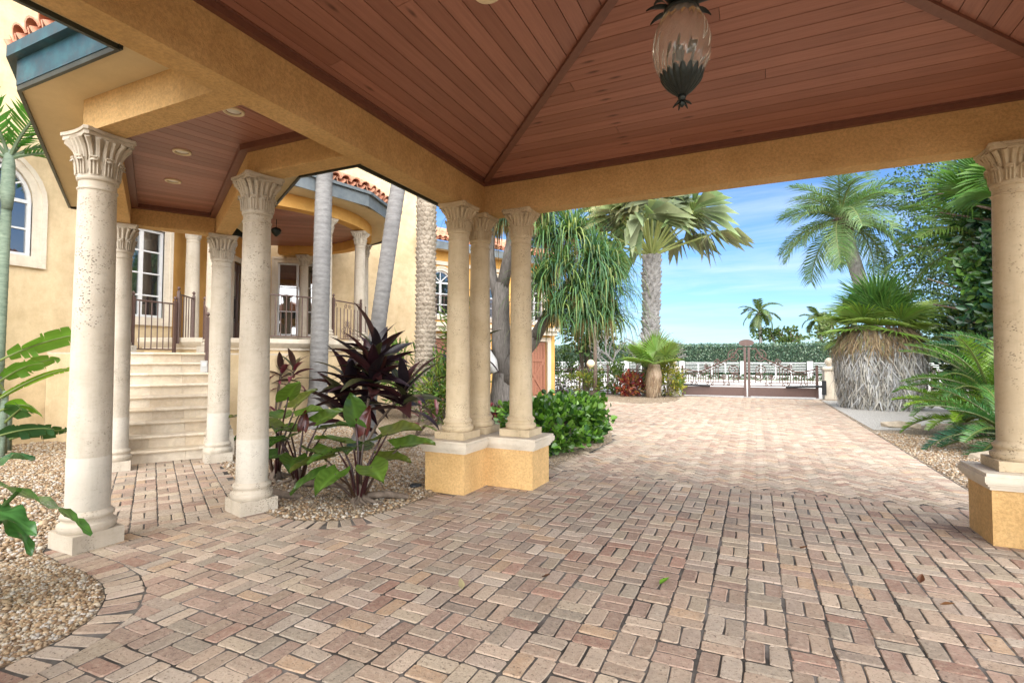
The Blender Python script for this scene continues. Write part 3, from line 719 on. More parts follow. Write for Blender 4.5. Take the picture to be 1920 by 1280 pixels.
# pedestals: three blocks in an L under each corner, with a moulded stone cap
def l_pedestal(sx, sy, cx, cy):
    """Corner pedestal; the L opens toward the room. cx, cy is the outer corner column."""
    w1 = 0.27; a = (cx, cy); b = (cx, cy-sy*0.53); c = (cx-sx*0.58, cy)
    def lp(g):
        # outline of the L, grown by g
        x0, x1 = cx+sx*(w1+g), cx-sx*(0.58+w1+g); y0, y1 = cy+sy*(w1-.02+g), cy-sy*(0.53+w1+g); xm, ym = cx-sx*(w1+g-.02), cy-sy*(w1+g)
        P = [(x0, y0), (x1, y0), (x1, ym), (xm, ym), (xm, y1), (x0, y1)]
        ar = sum(P[i][0]*P[(i+1) % 6][1]-P[(i+1) % 6][0]*P[i][1] for i in range(6)); return P if ar > 0 else P[::-1]
    o = MB().prism(lp(0), -.02, 0.45).build('pedestal', 'stucco_beam', pc)
    cap = MB(); cap.prism(lp(.018), .452, .478); cap.prism(lp(.034), .478, .500); cap.prism(lp(.052), .500, .515); cap.prism(lp(.058), .515, .562); cap.prism(lp(.045), .562, .588)
    cap.build('pedestal_cap', 'limestone', o)
    for p in (a, b, c): column('pedestal', p[0], p[1], pc)
CXL, CYN = -3.20, 5.80
l_pedestal(-1, 1, CXL, CYN); l_pedestal(1, 1, 2.58, CYN); l_pedestal(-1, -1, CXL, 0.06); l_pedestal(1, -1, 2.58, 0.06)

# ------------------------------------------------------------------ entry portico
ep = thing('entry_portico', 'covered stone column walk with angled ochre beams joining the drive roof to the house', 'portico', (-5.6, 3.5, 0))
LC, C2, C3, C4 = (-4.93, 2.36), (-4.58, 3.60), (-7.90, 4.08), (-7.24, 5.10)
for p, r in ((LC, 0.0), (C2, rad(-15)), (C3, rad(-30)), (C4, rad(-30))): column('walk', p[0], p[1], ep, r)
PS = [(XO-.002, 2.385), LC, (C3[0]+U[0]*.16, C3[1]+U[1]*.16)]; PN = [(XO-.002, 3.63), C2, (C4[0]+U[0]*.16, C4[1]+U[1]*.16)]
strip(MB(), PS, -.105, .105, ZB+.002, 3.65).build('beam', 'stucco_beam', ep)
strip(MB(), PN, -.105, .105, ZB+.002, 3.65).build('beam', 'stucco_beam', ep)
cS, cN = np.array(C3)+NR*.105, np.array(C4)-NR*.105
strip(MB(), [tuple(cS), tuple(cN)], -.105, .105, ZB+.004, 3.65).build('beam', 'stucco_beam', ep)
iS, iN = offset_path(PS, -.105), offset_path(PN, .105)      # inner faces
iS = [np.array(p) for p in iS]; iN = [np.array(p) for p in iN]
cE_S, cE_N = cS-U*.105, cN-U*.105
# inner edge of the ceiling at the cross beam
def planks(a0, b0, a1, b1, n, z=3.645):
    for k in range(n):
        f0, f1 = (k+.02)/n, (k+.98)/n
        Q = [a0+(a1-a0)*f0, b0+(b1-b0)*f0, b0+(b1-b0)*f1, a0+(a1-a0)*f1]; c = sum(Q)/4; e = b0-a0; an = math.atan2(e[1], e[0]); ca, sa = math.cos(-an), math.sin(-an)
        L = [((q-c)[0]*ca-(q-c)[1]*sa, (q-c)[0]*sa+(q-c)[1]*ca) for q in Q]
        m = MB(); m.prism(L[::-1] if (L[1][0]-L[0][0])*(L[2][1]-L[1][1])-(L[1][1]-L[0][1])*(L[2][0]-L[1][0]) < 0 else L, 0, .018)
        place('ceiling_plank', m.mesh('ceiling_plank', 'ceiling_wood'), ep, Mx=TRS((c[0], c[1], z), an))
planks(iS[0], iN[0], iS[1], iN[1], 10); planks(iS[1], iN[1], cE_S, cE_N, 23)
m = MB(); m.prism([tuple(p) for p in (iS[0], iS[1], cE_S, cE_N, iN[1], iN[0])][::-1], 3.664, 3.70); m.build('ceiling_backing', 'groove_dark', ep)
strip(MB(), [tuple(p) for p in iS[:2]]+[tuple(cE_S)], -.075, -.001, 3.585, 3.643).build('cornice_trim', 'trim_wood', ep)
strip(MB(), [tuple(p) for p in iN[:2]]+[tuple(cE_N)], .001, .075, 3.585, 3.643).build('cornice_trim', 'trim_wood', ep)
strip(MB(), [tuple(cE_S+NR*.076), tuple(cE_N-NR*.076)], -.075, -.001, 3.586, 3.643).build('cornice_trim', 'trim_wood', ep)
FS = [(-3.86, 1.97), (-5.20, 1.95), (-8.60, 3.80)]; FN = [(-3.86, 4.28), (-4.74, 4.26), (-7.9, 6.02)]
def eave(path, inner, sgn):
    m = MB(); P = [tuple(p) for p in inner]; q = path+P[::-1]
    ar = sum(q[i][0]*q[(i+1) % len(q)][1]-q[(i+1) % len(q)][0]*q[i][1] for i in range(len(q)))
    m.prism(q if ar > 0 else q[::-1], 3.625, 3.645); m.build('eave_soffit', 'stucco_soffit', ep)
    strip(MB(), path, 0, sgn*.025, 3.60, 3.64).build('drip_edge', 'copper_dark', ep)
    strip(MB(), path, sgn*.004, sgn*.030, 3.64, 3.84).build('fascia', 'copper_patina', ep)
    strip(MB(), path, -sgn*.0, sgn*.09, 3.84, 3.93).build('gutter', 'copper_patina', ep)
eave(FS, offset_path(PS, .105), 1); eave(FN, offset_path(PN, -.105), -1)
strip(MB(), [(FS[2][0], FS[2][1]), (FN[2][0], FN[2][1])], 0, .03, 3.60, 3.85).build('fascia', 'copper_dark', ep)
TILE = MB()
n_ = 7; L_ = .42; V = []
for zz in (0, 1):
    for rr in (.095, .080):
        for k in range(n_+1):
            a = math.pi*k/n_; s_ = 1.0 if zz == 0 else .86; V.append((rr*s_*math.cos(a), L_*zz, rr*s_*math.sin(a)))
w_ = n_+1; F = []
for k in range(n_): F += [(k, k+1, 2*w_+k+1, 2*w_+k), (w_+k+1, w_+k, 3*w_+k, 3*w_+k+1), (k+1, k, w_+k, w_+k+1)]
TILE.add(V, F); TILE_ME = TILE.mesh('roof_tile', 'roof_tile', True); TILE_ME.set_sharp_from_angle(angle=rad(50))
PAN = MB(); V = []
for zz in (0, 1):
    for rr in (.09, .076):
        for k in range(n_+1):
            a = math.pi+math.pi*k/n_; V.append((rr*math.cos(a), L_*zz, rr*math.sin(a)+.07))
PAN.add(V, F); PAN_ME = PAN.mesh('pan_tile', 'roof_tile', True); PAN_ME.set_sharp_from_angle(angle=rad(50))
def tile_rows(path, sgn, z, parent, rows=2, slope=rad(22), sp=.205, over=.06, ts=1.0):
    """Barrel tiles laid along an eave path; sgn tells on which side of the path the roof rises."""
    for (x1, y1), (x2, y2) in zip(path[:-1], path[1:]):
        L = math.hypot(x2-x1, y2-y1); d = np.array((x2-x1, y2-y1))/L; nrm = np.array((-d[1], d[0]))*sgn; n = int(L/sp); az = math.atan2(nrm[1], nrm[0])-math.pi/2
        for r in range(rows):
            for k in range(n+1):
                p = np.array((x1, y1))+d*(k+.5)*L/(n+1)-nrm*over+nrm*r*.36*math.cos(slope)
                zz = z+r*.36*math.sin(slope)+r*.012+random.uniform(-.004, .004)
                Mx = TRS((p[0], p[1], zz), az+random.uniform(-.03, .03), 0, slope, ts)
                place('roof_tile', TILE_ME, parent, Mx=Mx)
                p2 = p+d*L/(n+1)*.5; place('pan_tile', PAN_ME, parent, Mx=TRS((p2[0], p2[1], zz-.055*ts), az, 0, slope, ts))
tile_rows(FS, -1, 3.99, ep, 2); tile_rows(FN, 1, 3.99, ep, 1)
m = MB(); q = [FS[0], FS[1], FS[2], FN[2], FN[1], FN[0]]
rid = [(-3.6, 3.1), (-4.85, 3.05), (-8.2, 4.95)]
V = [(*p, 3.95) for p in q]+[(*p, 4.55) for p in rid]
m.add(V, [(0, 1, 7, 6), (1, 2, 8, 7), (2, 3, 8), (3, 4, 7, 8), (4, 5, 6, 7), (5, 0, 6)]); m.build('roof', 'roof_tile', ep)

# recessed ceiling lights
def downlight(x, y, z, label, r=.085, tilt=(0, 0)):
    t = local_thing('recessed_light', label, 'ceiling light', (x, y, z), 0, 'round recessed ceiling lights'); t.rotation_euler = (tilt[0], tilt[1], 0)
    m = MB(); m.lathe([(r*.72, -.002), (r*.80, -.016), (r*1.0, -.012), (r*1.03, 0), (r*1.0, .004)], 28, cap=False); m.build('trim_ring', 'light_trim', t, True)
    m = MB(); m.lathe([(.001, -.006), (r*.5, -.004), (r*.74, .004)], 24, cap=False); m.build('lens', 'light_lens', t, True)
downlight(-4.05, 2.93, 3.644, 'cream round recessed light in the walk ceiling, next to the drive roof beam')
downlight(-5.33, 3.29, 3.644, 'cream round recessed light in the middle of the walk ceiling')
downlight(-6.30, 3.79, 3.644, 'cream round recessed light in the walk ceiling nearest the stone steps')
tz = XI+1.53
downlight(tz, 2.98, Z0C+SL*1.53-.002, 'large white recessed light in the big hipped wood ceiling', .10, (0, -math.atan(SL)))

# ------------------------------------------------------------------ pineapple lantern
LX, LY = -0.355, 2.98
ln = local_thing('pineapple_lantern', 'pineapple shaped glass lantern with dark bronze leaves hanging from the hipped ceiling', 'lantern', (LX, LY, 2.955))
m = MB(); N = 64; rows = 26; V = []; F = []
for i in range(rows+1):
    t = i/rows; z = .115+.40*t; r = .152*math.sin(math.pi*(0.16+0.70*t))**.72
    for k in range(N):
        a = 2*math.pi*k/N+t*1.05; rr = r*(1+.055*abs(math.sin((a-t*1.05)*8)))
        V.append((rr*math.cos(a), rr*math.sin(a), z))
for i in range(rows):
    for k in range(N): F.append((i*N+k, i*N+(k+1) % N, (i+1)*N+(k+1) % N, (i+1)*N+k))
m.add(V, F); m.build('glass_body', 'amber_glass', ln, True)
m = MB(); nb = 18
for k in range(nb):                                       # fluted cup below, each flute a rounded petal
    a0 = 2*math.pi*(k-.5)/nb; pts = []
    V = []; F = []
    for i in range(7):
        t = i/6; r = .020+.092*math.sin(t*1.45)**.9; z = .030+.125*t
        for j in range(5):
            s_ = (j-2)/2; a = a0+math.pi/nb+s_*math.pi/nb*(1 if t < .93 else .75); V.append((r*(1+.09*(1-s_*s_))*math.cos(a), r*(1+.09*(1-s_*s_))*math.sin(a), z+(.012*(1-s_*s_) if i == 6 else 0)))
    for i in range(6):
        for j in range(4): F.append((i*5+j, i*5+j+1, (i+1)*5+j+1, (i+1)*5+j))
    m.add(V, F)
cup = m.build('bottom_cup', 'bronze', ln, True)
m = MB(); m.lathe([(.004, -.035), (.016, -.02), (.012, 0), (.020, .012), (.026, .035)], 14)
for k in range(6):
    a = 2*math.pi*k/6; m.tube([(.01*math.cos(a), .01*math.sin(a), .0), (.035*math.cos(a), .035*math.sin(a), -.012), (.05*math.cos(a), .05*math.sin(a), -.028)], [.008, .007, .003], 6)
m.build('finial', 'bronze', cup, True)
m = MB(); m.lathe([(.075, .500), (.098, .508), (.098, .522), (.06, .54), (.05, .56)], 28); m.build('collar', 'bronze', ln, True)
for ring, (nn, out, hh, wd) in enumerate(((9, .15, .03, .024), (8, .13, .12, .026), (7, .085, .20, .026))):
    for k in range(nn):
        a = 2*math.pi*(k+.5*ring)/nn; V = []; F = []; ca, sa = math.cos(a), math.sin(a)
        for i in range(7):
            t = i/6; r = .045+out*t; z = .535+hh*math.sin(t*1.9)-(.03*t*t if ring == 0 else 0); wv = wd*math.sin(math.pi*(.12+.86*t))+.001
            for s_ in (-1, 0, 1): V.append((r*ca-s_*wv*sa, r*sa+s_*wv*ca, z-(.008 if s_ == 0 else 0)))
        for i in range(6):
            for j in range(2): F.append((i*3+j, i*3+j+1, (i+1)*3+j+1, (i+1)*3+j))
        MB().add(V, F).build('crown_leaf', 'bronze', ln, True)
m = MB(); m.tube([(0, 0, .12), (0, 0, .28)], .012, 8)
for k in range(3):
    a = 2*math.pi*k/3+.4; m.tube([(0, 0, .20), (.03*math.cos(a), .03*math.sin(a), .195), (.042*math.cos(a), .042*math.sin(a), .22)], .006, 6); m.tube([(.042*math.cos(a), .042*math.sin(a), .215), (.042*math.cos(a), .042*math.sin(a), .285)], .012, 8)
m.build('candle_cluster', 'bronze', ln, True)
for k in range(3):
    a = 2*math.pi*k/3+.4; MB().lathe([(.009, .285), (.013, .305), (.010, .325), (.001, .35)], 10, (.042*math.cos(a), .042*math.sin(a), 0)).build('bulb', 'bulb', ln, True)
m = MB(); ztop = Z0C+SL*HW-2.955
m.tube([(0, 0, .55), (0, 0, ztop)], .007, 8); m.lathe([(.06, ztop-.035), (.055, ztop-.015), (.07, ztop-.002)], 20); m.build('hanging_rod', 'bronze', ln, True)

# ------------------------------------------------------------------ stone stairs
S0 = np.array((-7.86, 4.76)); RUN, RISE, SWD = .27, .181, 1.30; ZF = RISE*9
st = thing('stone_staircase', 'cream travertine staircase of nine steps rising between columns to the porch', 'stairs', (S0[0], S0[1], 0))
uang = math.atan2(U[1], U[0])
def step_box(s0, s1, n0, n1, z0, z1):
    c = S0+U*(s0+s1)/2+NR*(n0+n1)/2; return c, (s1-s0, n1-n0, z1-z0)
for k in range(9):
    s = k*RUN; z1 = RISE*(k+1); depth = RUN+.05 if k < 8 else .6
    cuts = [-SWD/2, -SWD/2+.42+random.uniform(-.02, .02), SWD/2-.43, SWD/2]
    for a, b in zip(cuts[:-1], cuts[1:]):
        c, d = step_box(s+.012, s+.05, a+.002, b-.002, z1-RISE, z1-.046)
        m = MB(); m.box((0, 0, 0), d); place('riser_tile', m.mesh('riser_tile', 'step_stone'), st, Mx=TRS((c[0], c[1], z1-(RISE+.046)/2), uang))
    cuts = [-SWD/2, -SWD/2+random.uniform(.25, .5), SWD/2-random.uniform(.25, .5), SWD/2]
    for a, b in zip(cuts[:-1], cuts[1:]):
        ln_ = depth+.03; m = MB(); w2 = (b-a)/2-.0012
        prof = [(-.022, -.006), (-.032, -.016), (-.034, -.028), (-.028, -.040), (0.0, -.046), (ln_-.03, -.046), (ln_-.03, 0), (-.012, 0)]
        V = [(x, sgn*w2, z) for sgn in (-1, 1) for x, z in prof]; n = len(prof)
        m.add(V, [(i, (i+1) % n, n+(i+1) % n, n+i) for i in range(n)]+[tuple(range(n-1, -1, -1)), tuple(range(n, 2*n))])
        c = S0+U*s+NR*(a+b)/2; place('tread', m.mesh('tread', 'step_stone'), st, Mx=TRS((c[0], c[1], z1), uang))
m = MB()
for k in range(9):
    c, d = step_box(k*RUN+.05, 9*RUN, -SWD/2+.01, SWD/2-.01, k*RISE, (k+1)*RISE-.048); m.box((c[0], c[1], (k*RISE+(k+1)*RISE-.048)/2), d, uang)
m.build('core', 'limestone', st)
# side walls of the flight, columns at its foot
m = MB()
for sg in (-1, 1):
    for k in range(0, 9):
        c, d = step_box(k*RUN+.12, (k+1)*RUN+.12, SWD/2+.0, SWD/2+.16, -.02, (k+1)*RISE*.98-.05)
        c = S0+U*(k*RUN+.12+RUN/2)+NR*sg*(SWD/2+.085); m.box((c[0], c[1], ((k+1)*RISE*.98-.07)/2), (d[0], .165, (k+1)*RISE*.98-.03), uang)
m.build('side_wall', 'stucco_wall', st)
for sg in (-1, 1):
    p = S0+U*.22+NR*sg*(SWD/2+.02); o = MB().box((0, 0, .15), (.40, .40, .30)).mesh('foot_block', 'limestone')
    ob = place('foot_block', o, ep, Mx=TRS((p[0], p[1], 0), uang)); column('stairfoot', p[0], p[1], ep, uang)

# ------------------------------------------------------------------ house
hs = thing('house', 'two storey cream stucco house with arched windows, tall windows and dark front door', 'house', (-13, 9, 0))
def wall(parent, p0, p1, z0, z1, mat, holes=(), th=.18, name='wall'):
    """Solid wall with openings. The outside is on the right when walking from p0 to p1."""
    p0, p1 = np.array(p0, float), np.array(p1, float); L = np.linalg.norm(p1-p0); e = (p1-p0)/L; n = np.array((e[1], -e[0]))
    loops = [[(0, z0), (L, z0), (L, z1), (0, z1)]]
    for h in holes: loops.append(h[::-1])
    flat = [q for l in loops for q in l]
    tri = tessellate_polygon([[Vector((a, b, 0)) for a, b in l] for l in loops])
    def w3(s, z, d): q = p0+e*s+n*d; return (q[0], q[1], z)
    N = len(flat); V = [w3(s, z, 0) for s, z in flat]+[w3(s, z, -th) for s, z in flat]
    F = [tuple(t) for t in tri]+[tuple(N+i for i in t[::-1]) for t in tri]
    off = 0
    for l in loops:
        k = len(l); F += [(off+i, N+off+i, N+off+(i+1) % k, off+(i+1) % k) for i in range(k)]; off += k
    m = MB(); m.add(V, F); o = m.build(name, mat, parent); return o, w3
def rect(s0, s1, z0, z1): return [(s0, z0), (s1, z0), (s1, z1), (s0, z1)]
def arch(s0, s1, z0, zs, n=14):
    c, r = (s0+s1)/2, (s1-s0)/2
    return [(s0, z0), (s1, z0)]+[(c+r*math.cos(math.pi*k/n), zs+r*math.sin(math.pi*k/n)) for k in range(n+1)]
def ring(m, w3, inner, outer, d0, d1):
    n = len(inner); V = [w3(s, z, d) for d in (d0, d1) for l in (inner, outer) for s, z in l]
    F = []
    for i in range(n):
        j = (i+1) % n
        F += [(2*n+i, 2*n+j, 3*n+j, 3*n+i), (n+i, n+j, 3*n+j, 3*n+i), (i, j, 2*n+j, 2*n+i), (i, j, n+j, n+i)]
    m.add(V, F)
def grow(h, g, zs=None):
    if zs is None:
        (s0, z0), (s1, _), (_, z1) = h[0], h[1], h[2]; return rect(s0-g, s1+g, z0-g, z1+g)
    return arch(h[0][0]-g, h[1][0]+g, h[0][1]-g, zs, len(h)-3)
def bar(m, w3, a, b, d0, d1, wd):
    a, b = np.array(a), np.array(b); t = unit(b-a); n = np.array((-t[1], t[0]))*wd/2
    q = [a-n, b-n, b+n, a+n]; V = [w3(*p, d) for d in (d0, d1) for p in q]
    m.add(V, [(0, 1, 2, 3), (7, 6, 5, 4), (0, 1, 5, 4), (1, 2, 6, 5), (2, 3, 7, 6), (3, 0, 4, 7)])
def window(parent, w3, h, zs=None, cols=2, rows=3, trim='limestone', tw=.16, frame=.055):
    o = MB(); ring(o, w3, grow(h, -.0, zs), grow(h, -frame, zs) if False else grow(h, -frame, zs), -.11, -.04); 
    s0, s1, z0 = h[0][0], h[1][0], h[0][1]; z1 = zs if zs else h[2][1]
    bars = MB()
    for k in range(1, cols): s = s0+(s1-s0)*k/cols; bar(bars, w3, (s, z0+frame), (s, z1-(0 if zs else frame)), -.105, -.05, .045 if k != cols//2 else .075)
    for k in range(1, rows): z = z0+(z1-z0)*k/rows; bar(bars, w3, (s0+frame, z), (s1-frame, z), -.104, -.055, .03)
    if zs:
        bar(bars, w3, (s0+frame, zs), (s1-frame, zs), -.106, -.045, .06); c, r = (s0+s1)/2, (s1-s0)/2
        for k in range(1, 4 if r < .6 else 6): a = math.pi*k/(4 if r < .6 else 6); bar(bars, w3, (c, zs+.03), (c+(r-frame)*math.cos(a), zs+(r-frame)*math.sin(a)), -.103, -.06, .028)
    win = o.build('window', 'white_paint', parent); bars.build('glazing_bar', 'white_paint', win)
    gs = [(s0+(s1-s0)*i/cols, s0+(s1-s0)*(i+1)/cols) for i in range(cols)]
    for i, (a, b) in enumerate(gs):
        for k in range(rows):
            za, zb = z0+(z1-z0)*k/rows, z0+(z1-z0)*(k+1)/rows; m = MB(); q = random.uniform(-.004, .004); q2 = random.uniform(-.004, .004)
            m.add([w3(a, za, -.085+q), w3(b, za, -.085+q2), w3(b, zb, -.085-q), w3(a, zb, -.085-q2)], [(0, 1, 2, 3)]); m.build('pane', 'window_glass', win)
    if zs:
        m = MB(); a = arch(s0, s1, z0, zs, len(h)-3)[2:]; V = [w3(s, z, -.085) for s, z in a]; m.add(V, [tuple(range(len(V)))]); m.build('pane', 'window_glass', win)
    if trim:
        m = MB(); ring(m, w3, grow(h, .0, zs), grow(h, tw*.62, zs), -.05, .035); ring(m, w3, grow(h, tw*.62, zs), grow(h, tw, zs), -.03, .06)
        m.build('stone_surround', trim, win)
    return win
# left wall with the arched window and the tall window by the landing
pa, pb = (-11.75, -3.0), (-11.75, 7.12)
h1 = arch(6.15, 7.62, 3.34, 4.32); h2 = rect(9.05, 9.92, 2.40, 4.30)
_, w3 = wall(hs, pa, pb, -.05, 9.5, 'stucco_wall', [h1, h2])
window(hs, w3, h1, 4.32, 2, 2, 'limestone', .20); window(hs, w3, h2, None, 2, 4, 'limestone', .17)
# wall of the front door
pa, pb = (-11.75, 7.12), (-14.72, 11.61)
L = math.dist(pa, pb); h3 = rect(3.35, 4.45, 1.99, 4.35)
_, w3 = wall(hs, pa, pb, -.05, 9.5, 'stucco_orange', [h3])
m = MB(); ring(m, w3, h3, grow(h3, .16), -.05, .05); m.build('door_surround', 'limestone', hs)
m = MB(); bar(m, w3, (3.9, 1.99), (3.9, 4.35), -.12, -.07, 1.1); door = m.build('front_door', 'door_brown', hs)
m = MB(); bar(m, w3, (3.88, 2.0), (3.88, 4.34), -.07, -.045, .06); m.tube([w3(3.80, 2.7, -.03), w3(3.80, 3.3, -.03)], .02, 8)
for k in range(6): m.lathe([(.001, -.02), (.02, -.01), (.02, .01), (.001, .02)], 8, w3(3.80, 2.65+k*.14, -.03))
m.build('handle', 'iron_brown', door)
for k in range(2):
    m = MB(); bar(m, w3, (3.62+.55*k, 2.6), (3.62+.55*k, 4.1), -.068, -.064, .32); m.build('pane', 'window_glass', door)
# wall behind the round porch
pa, pb = (-14.72, 11.61), (-10.76, 15.36)
h4 = rect(.62, 1.82, 2.30, 4.72)
_, w3 = wall(hs, pa, pb, -.05, 9.5, 'stucco_wall', [h4]); window(hs, w3, h4, None, 2, 3, 'limestone', .18)
# upper part of the house set behind
m = MB(); m.prism([(-11.95, -3), (-11.95, 7.0), (-14.9, 11.6), (-15.0, 12.0), (-24, 18), (-24, -3)][::-1], 0, 9.45); m.build('rear_block', 'stucco_wall', hs)
m = MB(); m.prism([(-11.0, 15.3), (-14.9, 11.65), (-24, 18), (-18, 22)], 0, 9.45); m.build('rear_block', 'stucco_wall', hs)
# landing between the stairs and the door
lp = [(-10.15, 5.32), (-9.46, 6.5), (-9.15, 8.1), (-11.5, 9.6), (-13.3, 9.3), (-11.74, 7.2), (-11.74, 4.9)]
MB().prism(lp, -.02, ZF-.03).build('landing_base', 'stucco_wall', hs); MB().prism(lp, ZF-.03, ZF).build('landing_floor', 'step_stone', hs)

# railings
class SCR:      # every scroll becomes a part of its own
    def __init__(s, t): s.t = t
    def tube(s, pts, r, n): MB().tube(pts, r, n).build('scroll', 'iron_brown', s.t)
def scroll(m, w, c, r, turns=1.6, a0=0, sg=1, rad_=.007):
    pts = []
    for i in range(26):
        t = i/25; a = a0+sg*turns*2*math.pi*t; rr = r*(1-.78*t); pts.append(w(c[0]+rr*math.cos(a), c[1]+rr*math.sin(a)))
    m.tube(pts, rad_, 5)
def railing(p0, p1, z0, z1, label, h=.95, sp=.115, posts=(1, 1), ornate=False, grp='brown iron railings of the porch'):
    p0, p1 = np.array(p0, float), np.array(p1, float); L = np.linalg.norm(p1-p0); e = (p1-p0)/L
    t = thing('iron_railing', label, 'railing', (p0[0], p0[1], z0), grp)
    def w(s, zz): q = p0+e*s; return (q[0], q[1], z0+(z1-z0)*s/L+zz)
    rz = math.atan2(e[1], e[0])
    for k, s in ((0, 0), (1, L)):
        if posts[k]:
            m = MB(); x, y, z = w(s, 0); m.box((x, y, z+(h+.06)/2), (.05, .05, h+.06), rz); m.lathe([(.018, 0), (.012, .02), (.03, .045), (.032, .06), (.02, .085), (.002, .1)], 12, (x, y, z+h+.06)); m.build('post', 'iron_brown', t)
    for zz, th in ((.07, .012), (h, .017)): MB().tube([w(.01, zz), w(L-.01, zz)], th, 6).build('rail', 'iron_brown', t)
    n = max(1, int(L/sp))
    for k in range(1, n):
        s = L*k/n; top = h-.02 if not ornate else h-.16
        MB().tube([w(s, .08), w(s, top)], .011, 5).build('baluster', 'iron_brown', t)
    if ornate:
        m = SCR(t)
        for k in (-1, 1):
            c = L/2; scroll(m, w, (c+k*.09, h-.10), .065, 1.5, math.pi/2 if k < 0 else math.pi/2, k); scroll(m, w, (c+k*(L/2-.08), h-.10), .06, 1.5, math.pi/2, -k)
            scroll(m, w, (c+k*.10, .42), .085, 1.6, math.pi/2, k); scroll(m, w, (c+k*.17, .27), .10, 1.6, math.pi/2, k); scroll(m, w, (c+k*.09, .16), .07, 1.5, -math.pi/2, -k)
            m.tube([w(c+k*.01, .55), w(c+k*.03, .40), w(c+k*.12, .25), w(c+k*.06, .10)], .009, 5)
    return t
railing((-10.40, 5.60), (-10.50, 6.42), ZF, ZF, 'straight brown iron railing on the landing before the tall window', .98)
railing((-10.52, 6.50), (-11.0, 7.12), ZF+.19, ZF+.19, 'short brown iron railing stepping up beside the landing column', 1.0, .12, (1, 1))
q = S0+U*(6.6*RUN)+NR*(SWD/2-.05); q2 = S0+U*(9.3*RUN)+NR*(SWD/2-.05)
railing(tuple(q), tuple(q2), RISE*7, ZF, 'sloping brown iron handrail at the top of the stone steps', .95, .12, (1, 1))
for p in ((-9.60, 6.62), (-11.42, 7.35), (-10.42, 5.38)):
    column('porch', p[0], p[1], hs, 0, ZF).scale = (1, 1, (ZB+1.3-ZF)/2.92 if False else 1)

# ------------------------------------------------------------------ round porch
rp = thing('round_porch', 'round porch with cream columns, curved ochre beam and red barrel tile eave', 'porch', (-12.1, 9.45, 0))
RC = (-12.1, 9.45); ZR = 1.95; ZRB = 4.90
def arcp(r, a): return (RC[0]+r*math.cos(rad(a)), RC[1]+r*math.sin(rad(a)))
A0, A1 = rad(-78), rad(128)
m = MB(); m.lathe([(3.12, -.02), (3.12, 1.70)], 48, (RC[0], RC[1], 0), False, A0, A1); m.build('drum_wall', 'stucco_wall', rp, True)
m = MB(); m.lathe([(3.12, 1.70), (3.17, 1.71), (3.17, 1.75), (3.20, 1.77), (3.26, 1.83), (3.28, 1.86), (3.28, 1.94), (3.25, 1.95), (0.5, 1.952)], 48, (RC[0], RC[1], 0), False, A0, A1)
m.build('floor_cornice', 'limestone', rp, True, sharp=30)
for a in (-36, -6, 22, 54, 112): p = arcp(2.88, a); column('porch', p[0], p[1], rp, rad(a), ZR)
# pilaster strip and beams
m = MB(); m.lathe([(2.74, ZRB), (3.02, ZRB), (3.02, 5.22), (2.74, 5.22), (2.74, ZRB)], 48, (RC[0], RC[1], 0), False, A0, A1); m.build('beam', 'stucco_orange', rp, True, sharp=30)
m = MB(); m.lathe([(3.02, 5.20), (3.60, 5.20), (3.60, 5.23), (3.02, 5.23)], 48, (RC[0], RC[1], 0), False, A0, A1); m.build('eave_soffit', 'stucco_soffit', rp)
for k in range(-14, 15):
    n0 = k*.19; half = math.sqrt(max(0, 2.73**2-n0*n0))
    if half < .3: continue
    m = MB(); m.box((0, 0, 0), (2*half, .183, .02)); place('ceiling_plank', m.mesh('ceiling_plank', 'ceiling_wood'), rp, Mx=TRS((RC[0]-n0*math.sin(rad(40)), RC[1]+n0*math.cos(rad(40)), 5.16), rad(40)))
m = MB(); m.prism([arcp(2.73, a) for a in range(0, 360, 10)], 5.172, 5.20); m.build('ceiling_backing', 'groove_dark', rp)
OCT = [arcp(3.74, a) for a in (-85, -56, -27, 2, 31, 60, 89, 118)]
strip(MB(), OCT, 0, -.03, 5.17, 5.45).build('fascia', 'gutter_grey', rp); strip(MB(), OCT, .02, -.10, 5.45, 5.52).build('gutter', 'gutter_grey', rp)
tile_rows(OCT, 1, 5.60, rp, 2, rad(24), .29, .08, 1.38)
m = MB(); V = [(*p, 5.55) for p in OCT]+[(RC[0]-.6, RC[1]+.4, 6.7)]; m.add(V, [(i, i+1, len(OCT)) for i in range(len(OCT)-1)]); m.build('roof', 'roof_tile', rp)
railing(arcp(2.98, -34), arcp(2.98, -9), ZR, ZR, 'straight brown iron railing on the round porch beside the ringed palm trunk', .98)
railing(arcp(2.98, -3), arcp(2.98, 19), ZR, ZR, 'ornate scrolled iron railing between the two front columns of the round porch', .98, .13, (1, 1), True)
railing(arcp(2.9, 27), arcp(2.9, 50), ZR, ZR, 'iron railing at the back of the round porch near the plain wall', .95, .12, (1, 1), True)
downlight(*arcp(1.6, -28), 5.146, 'white round recessed light in the round porch ceiling', .14)
pn = local_thing('porch_lantern', 'small dark pendant lantern under the round porch ceiling', 'lantern', (*arcp(.9, -5), 4.85))
MB().tube([(0, 0, .05), (0, 0, .29)], .01, 6).build('stem', 'bronze', pn); MB().lathe([(.02, -.16), (.10, -.08), (.13, 0), (.10, .05), (.02, .08)], 16).build('shade', 'bronze', pn, True)

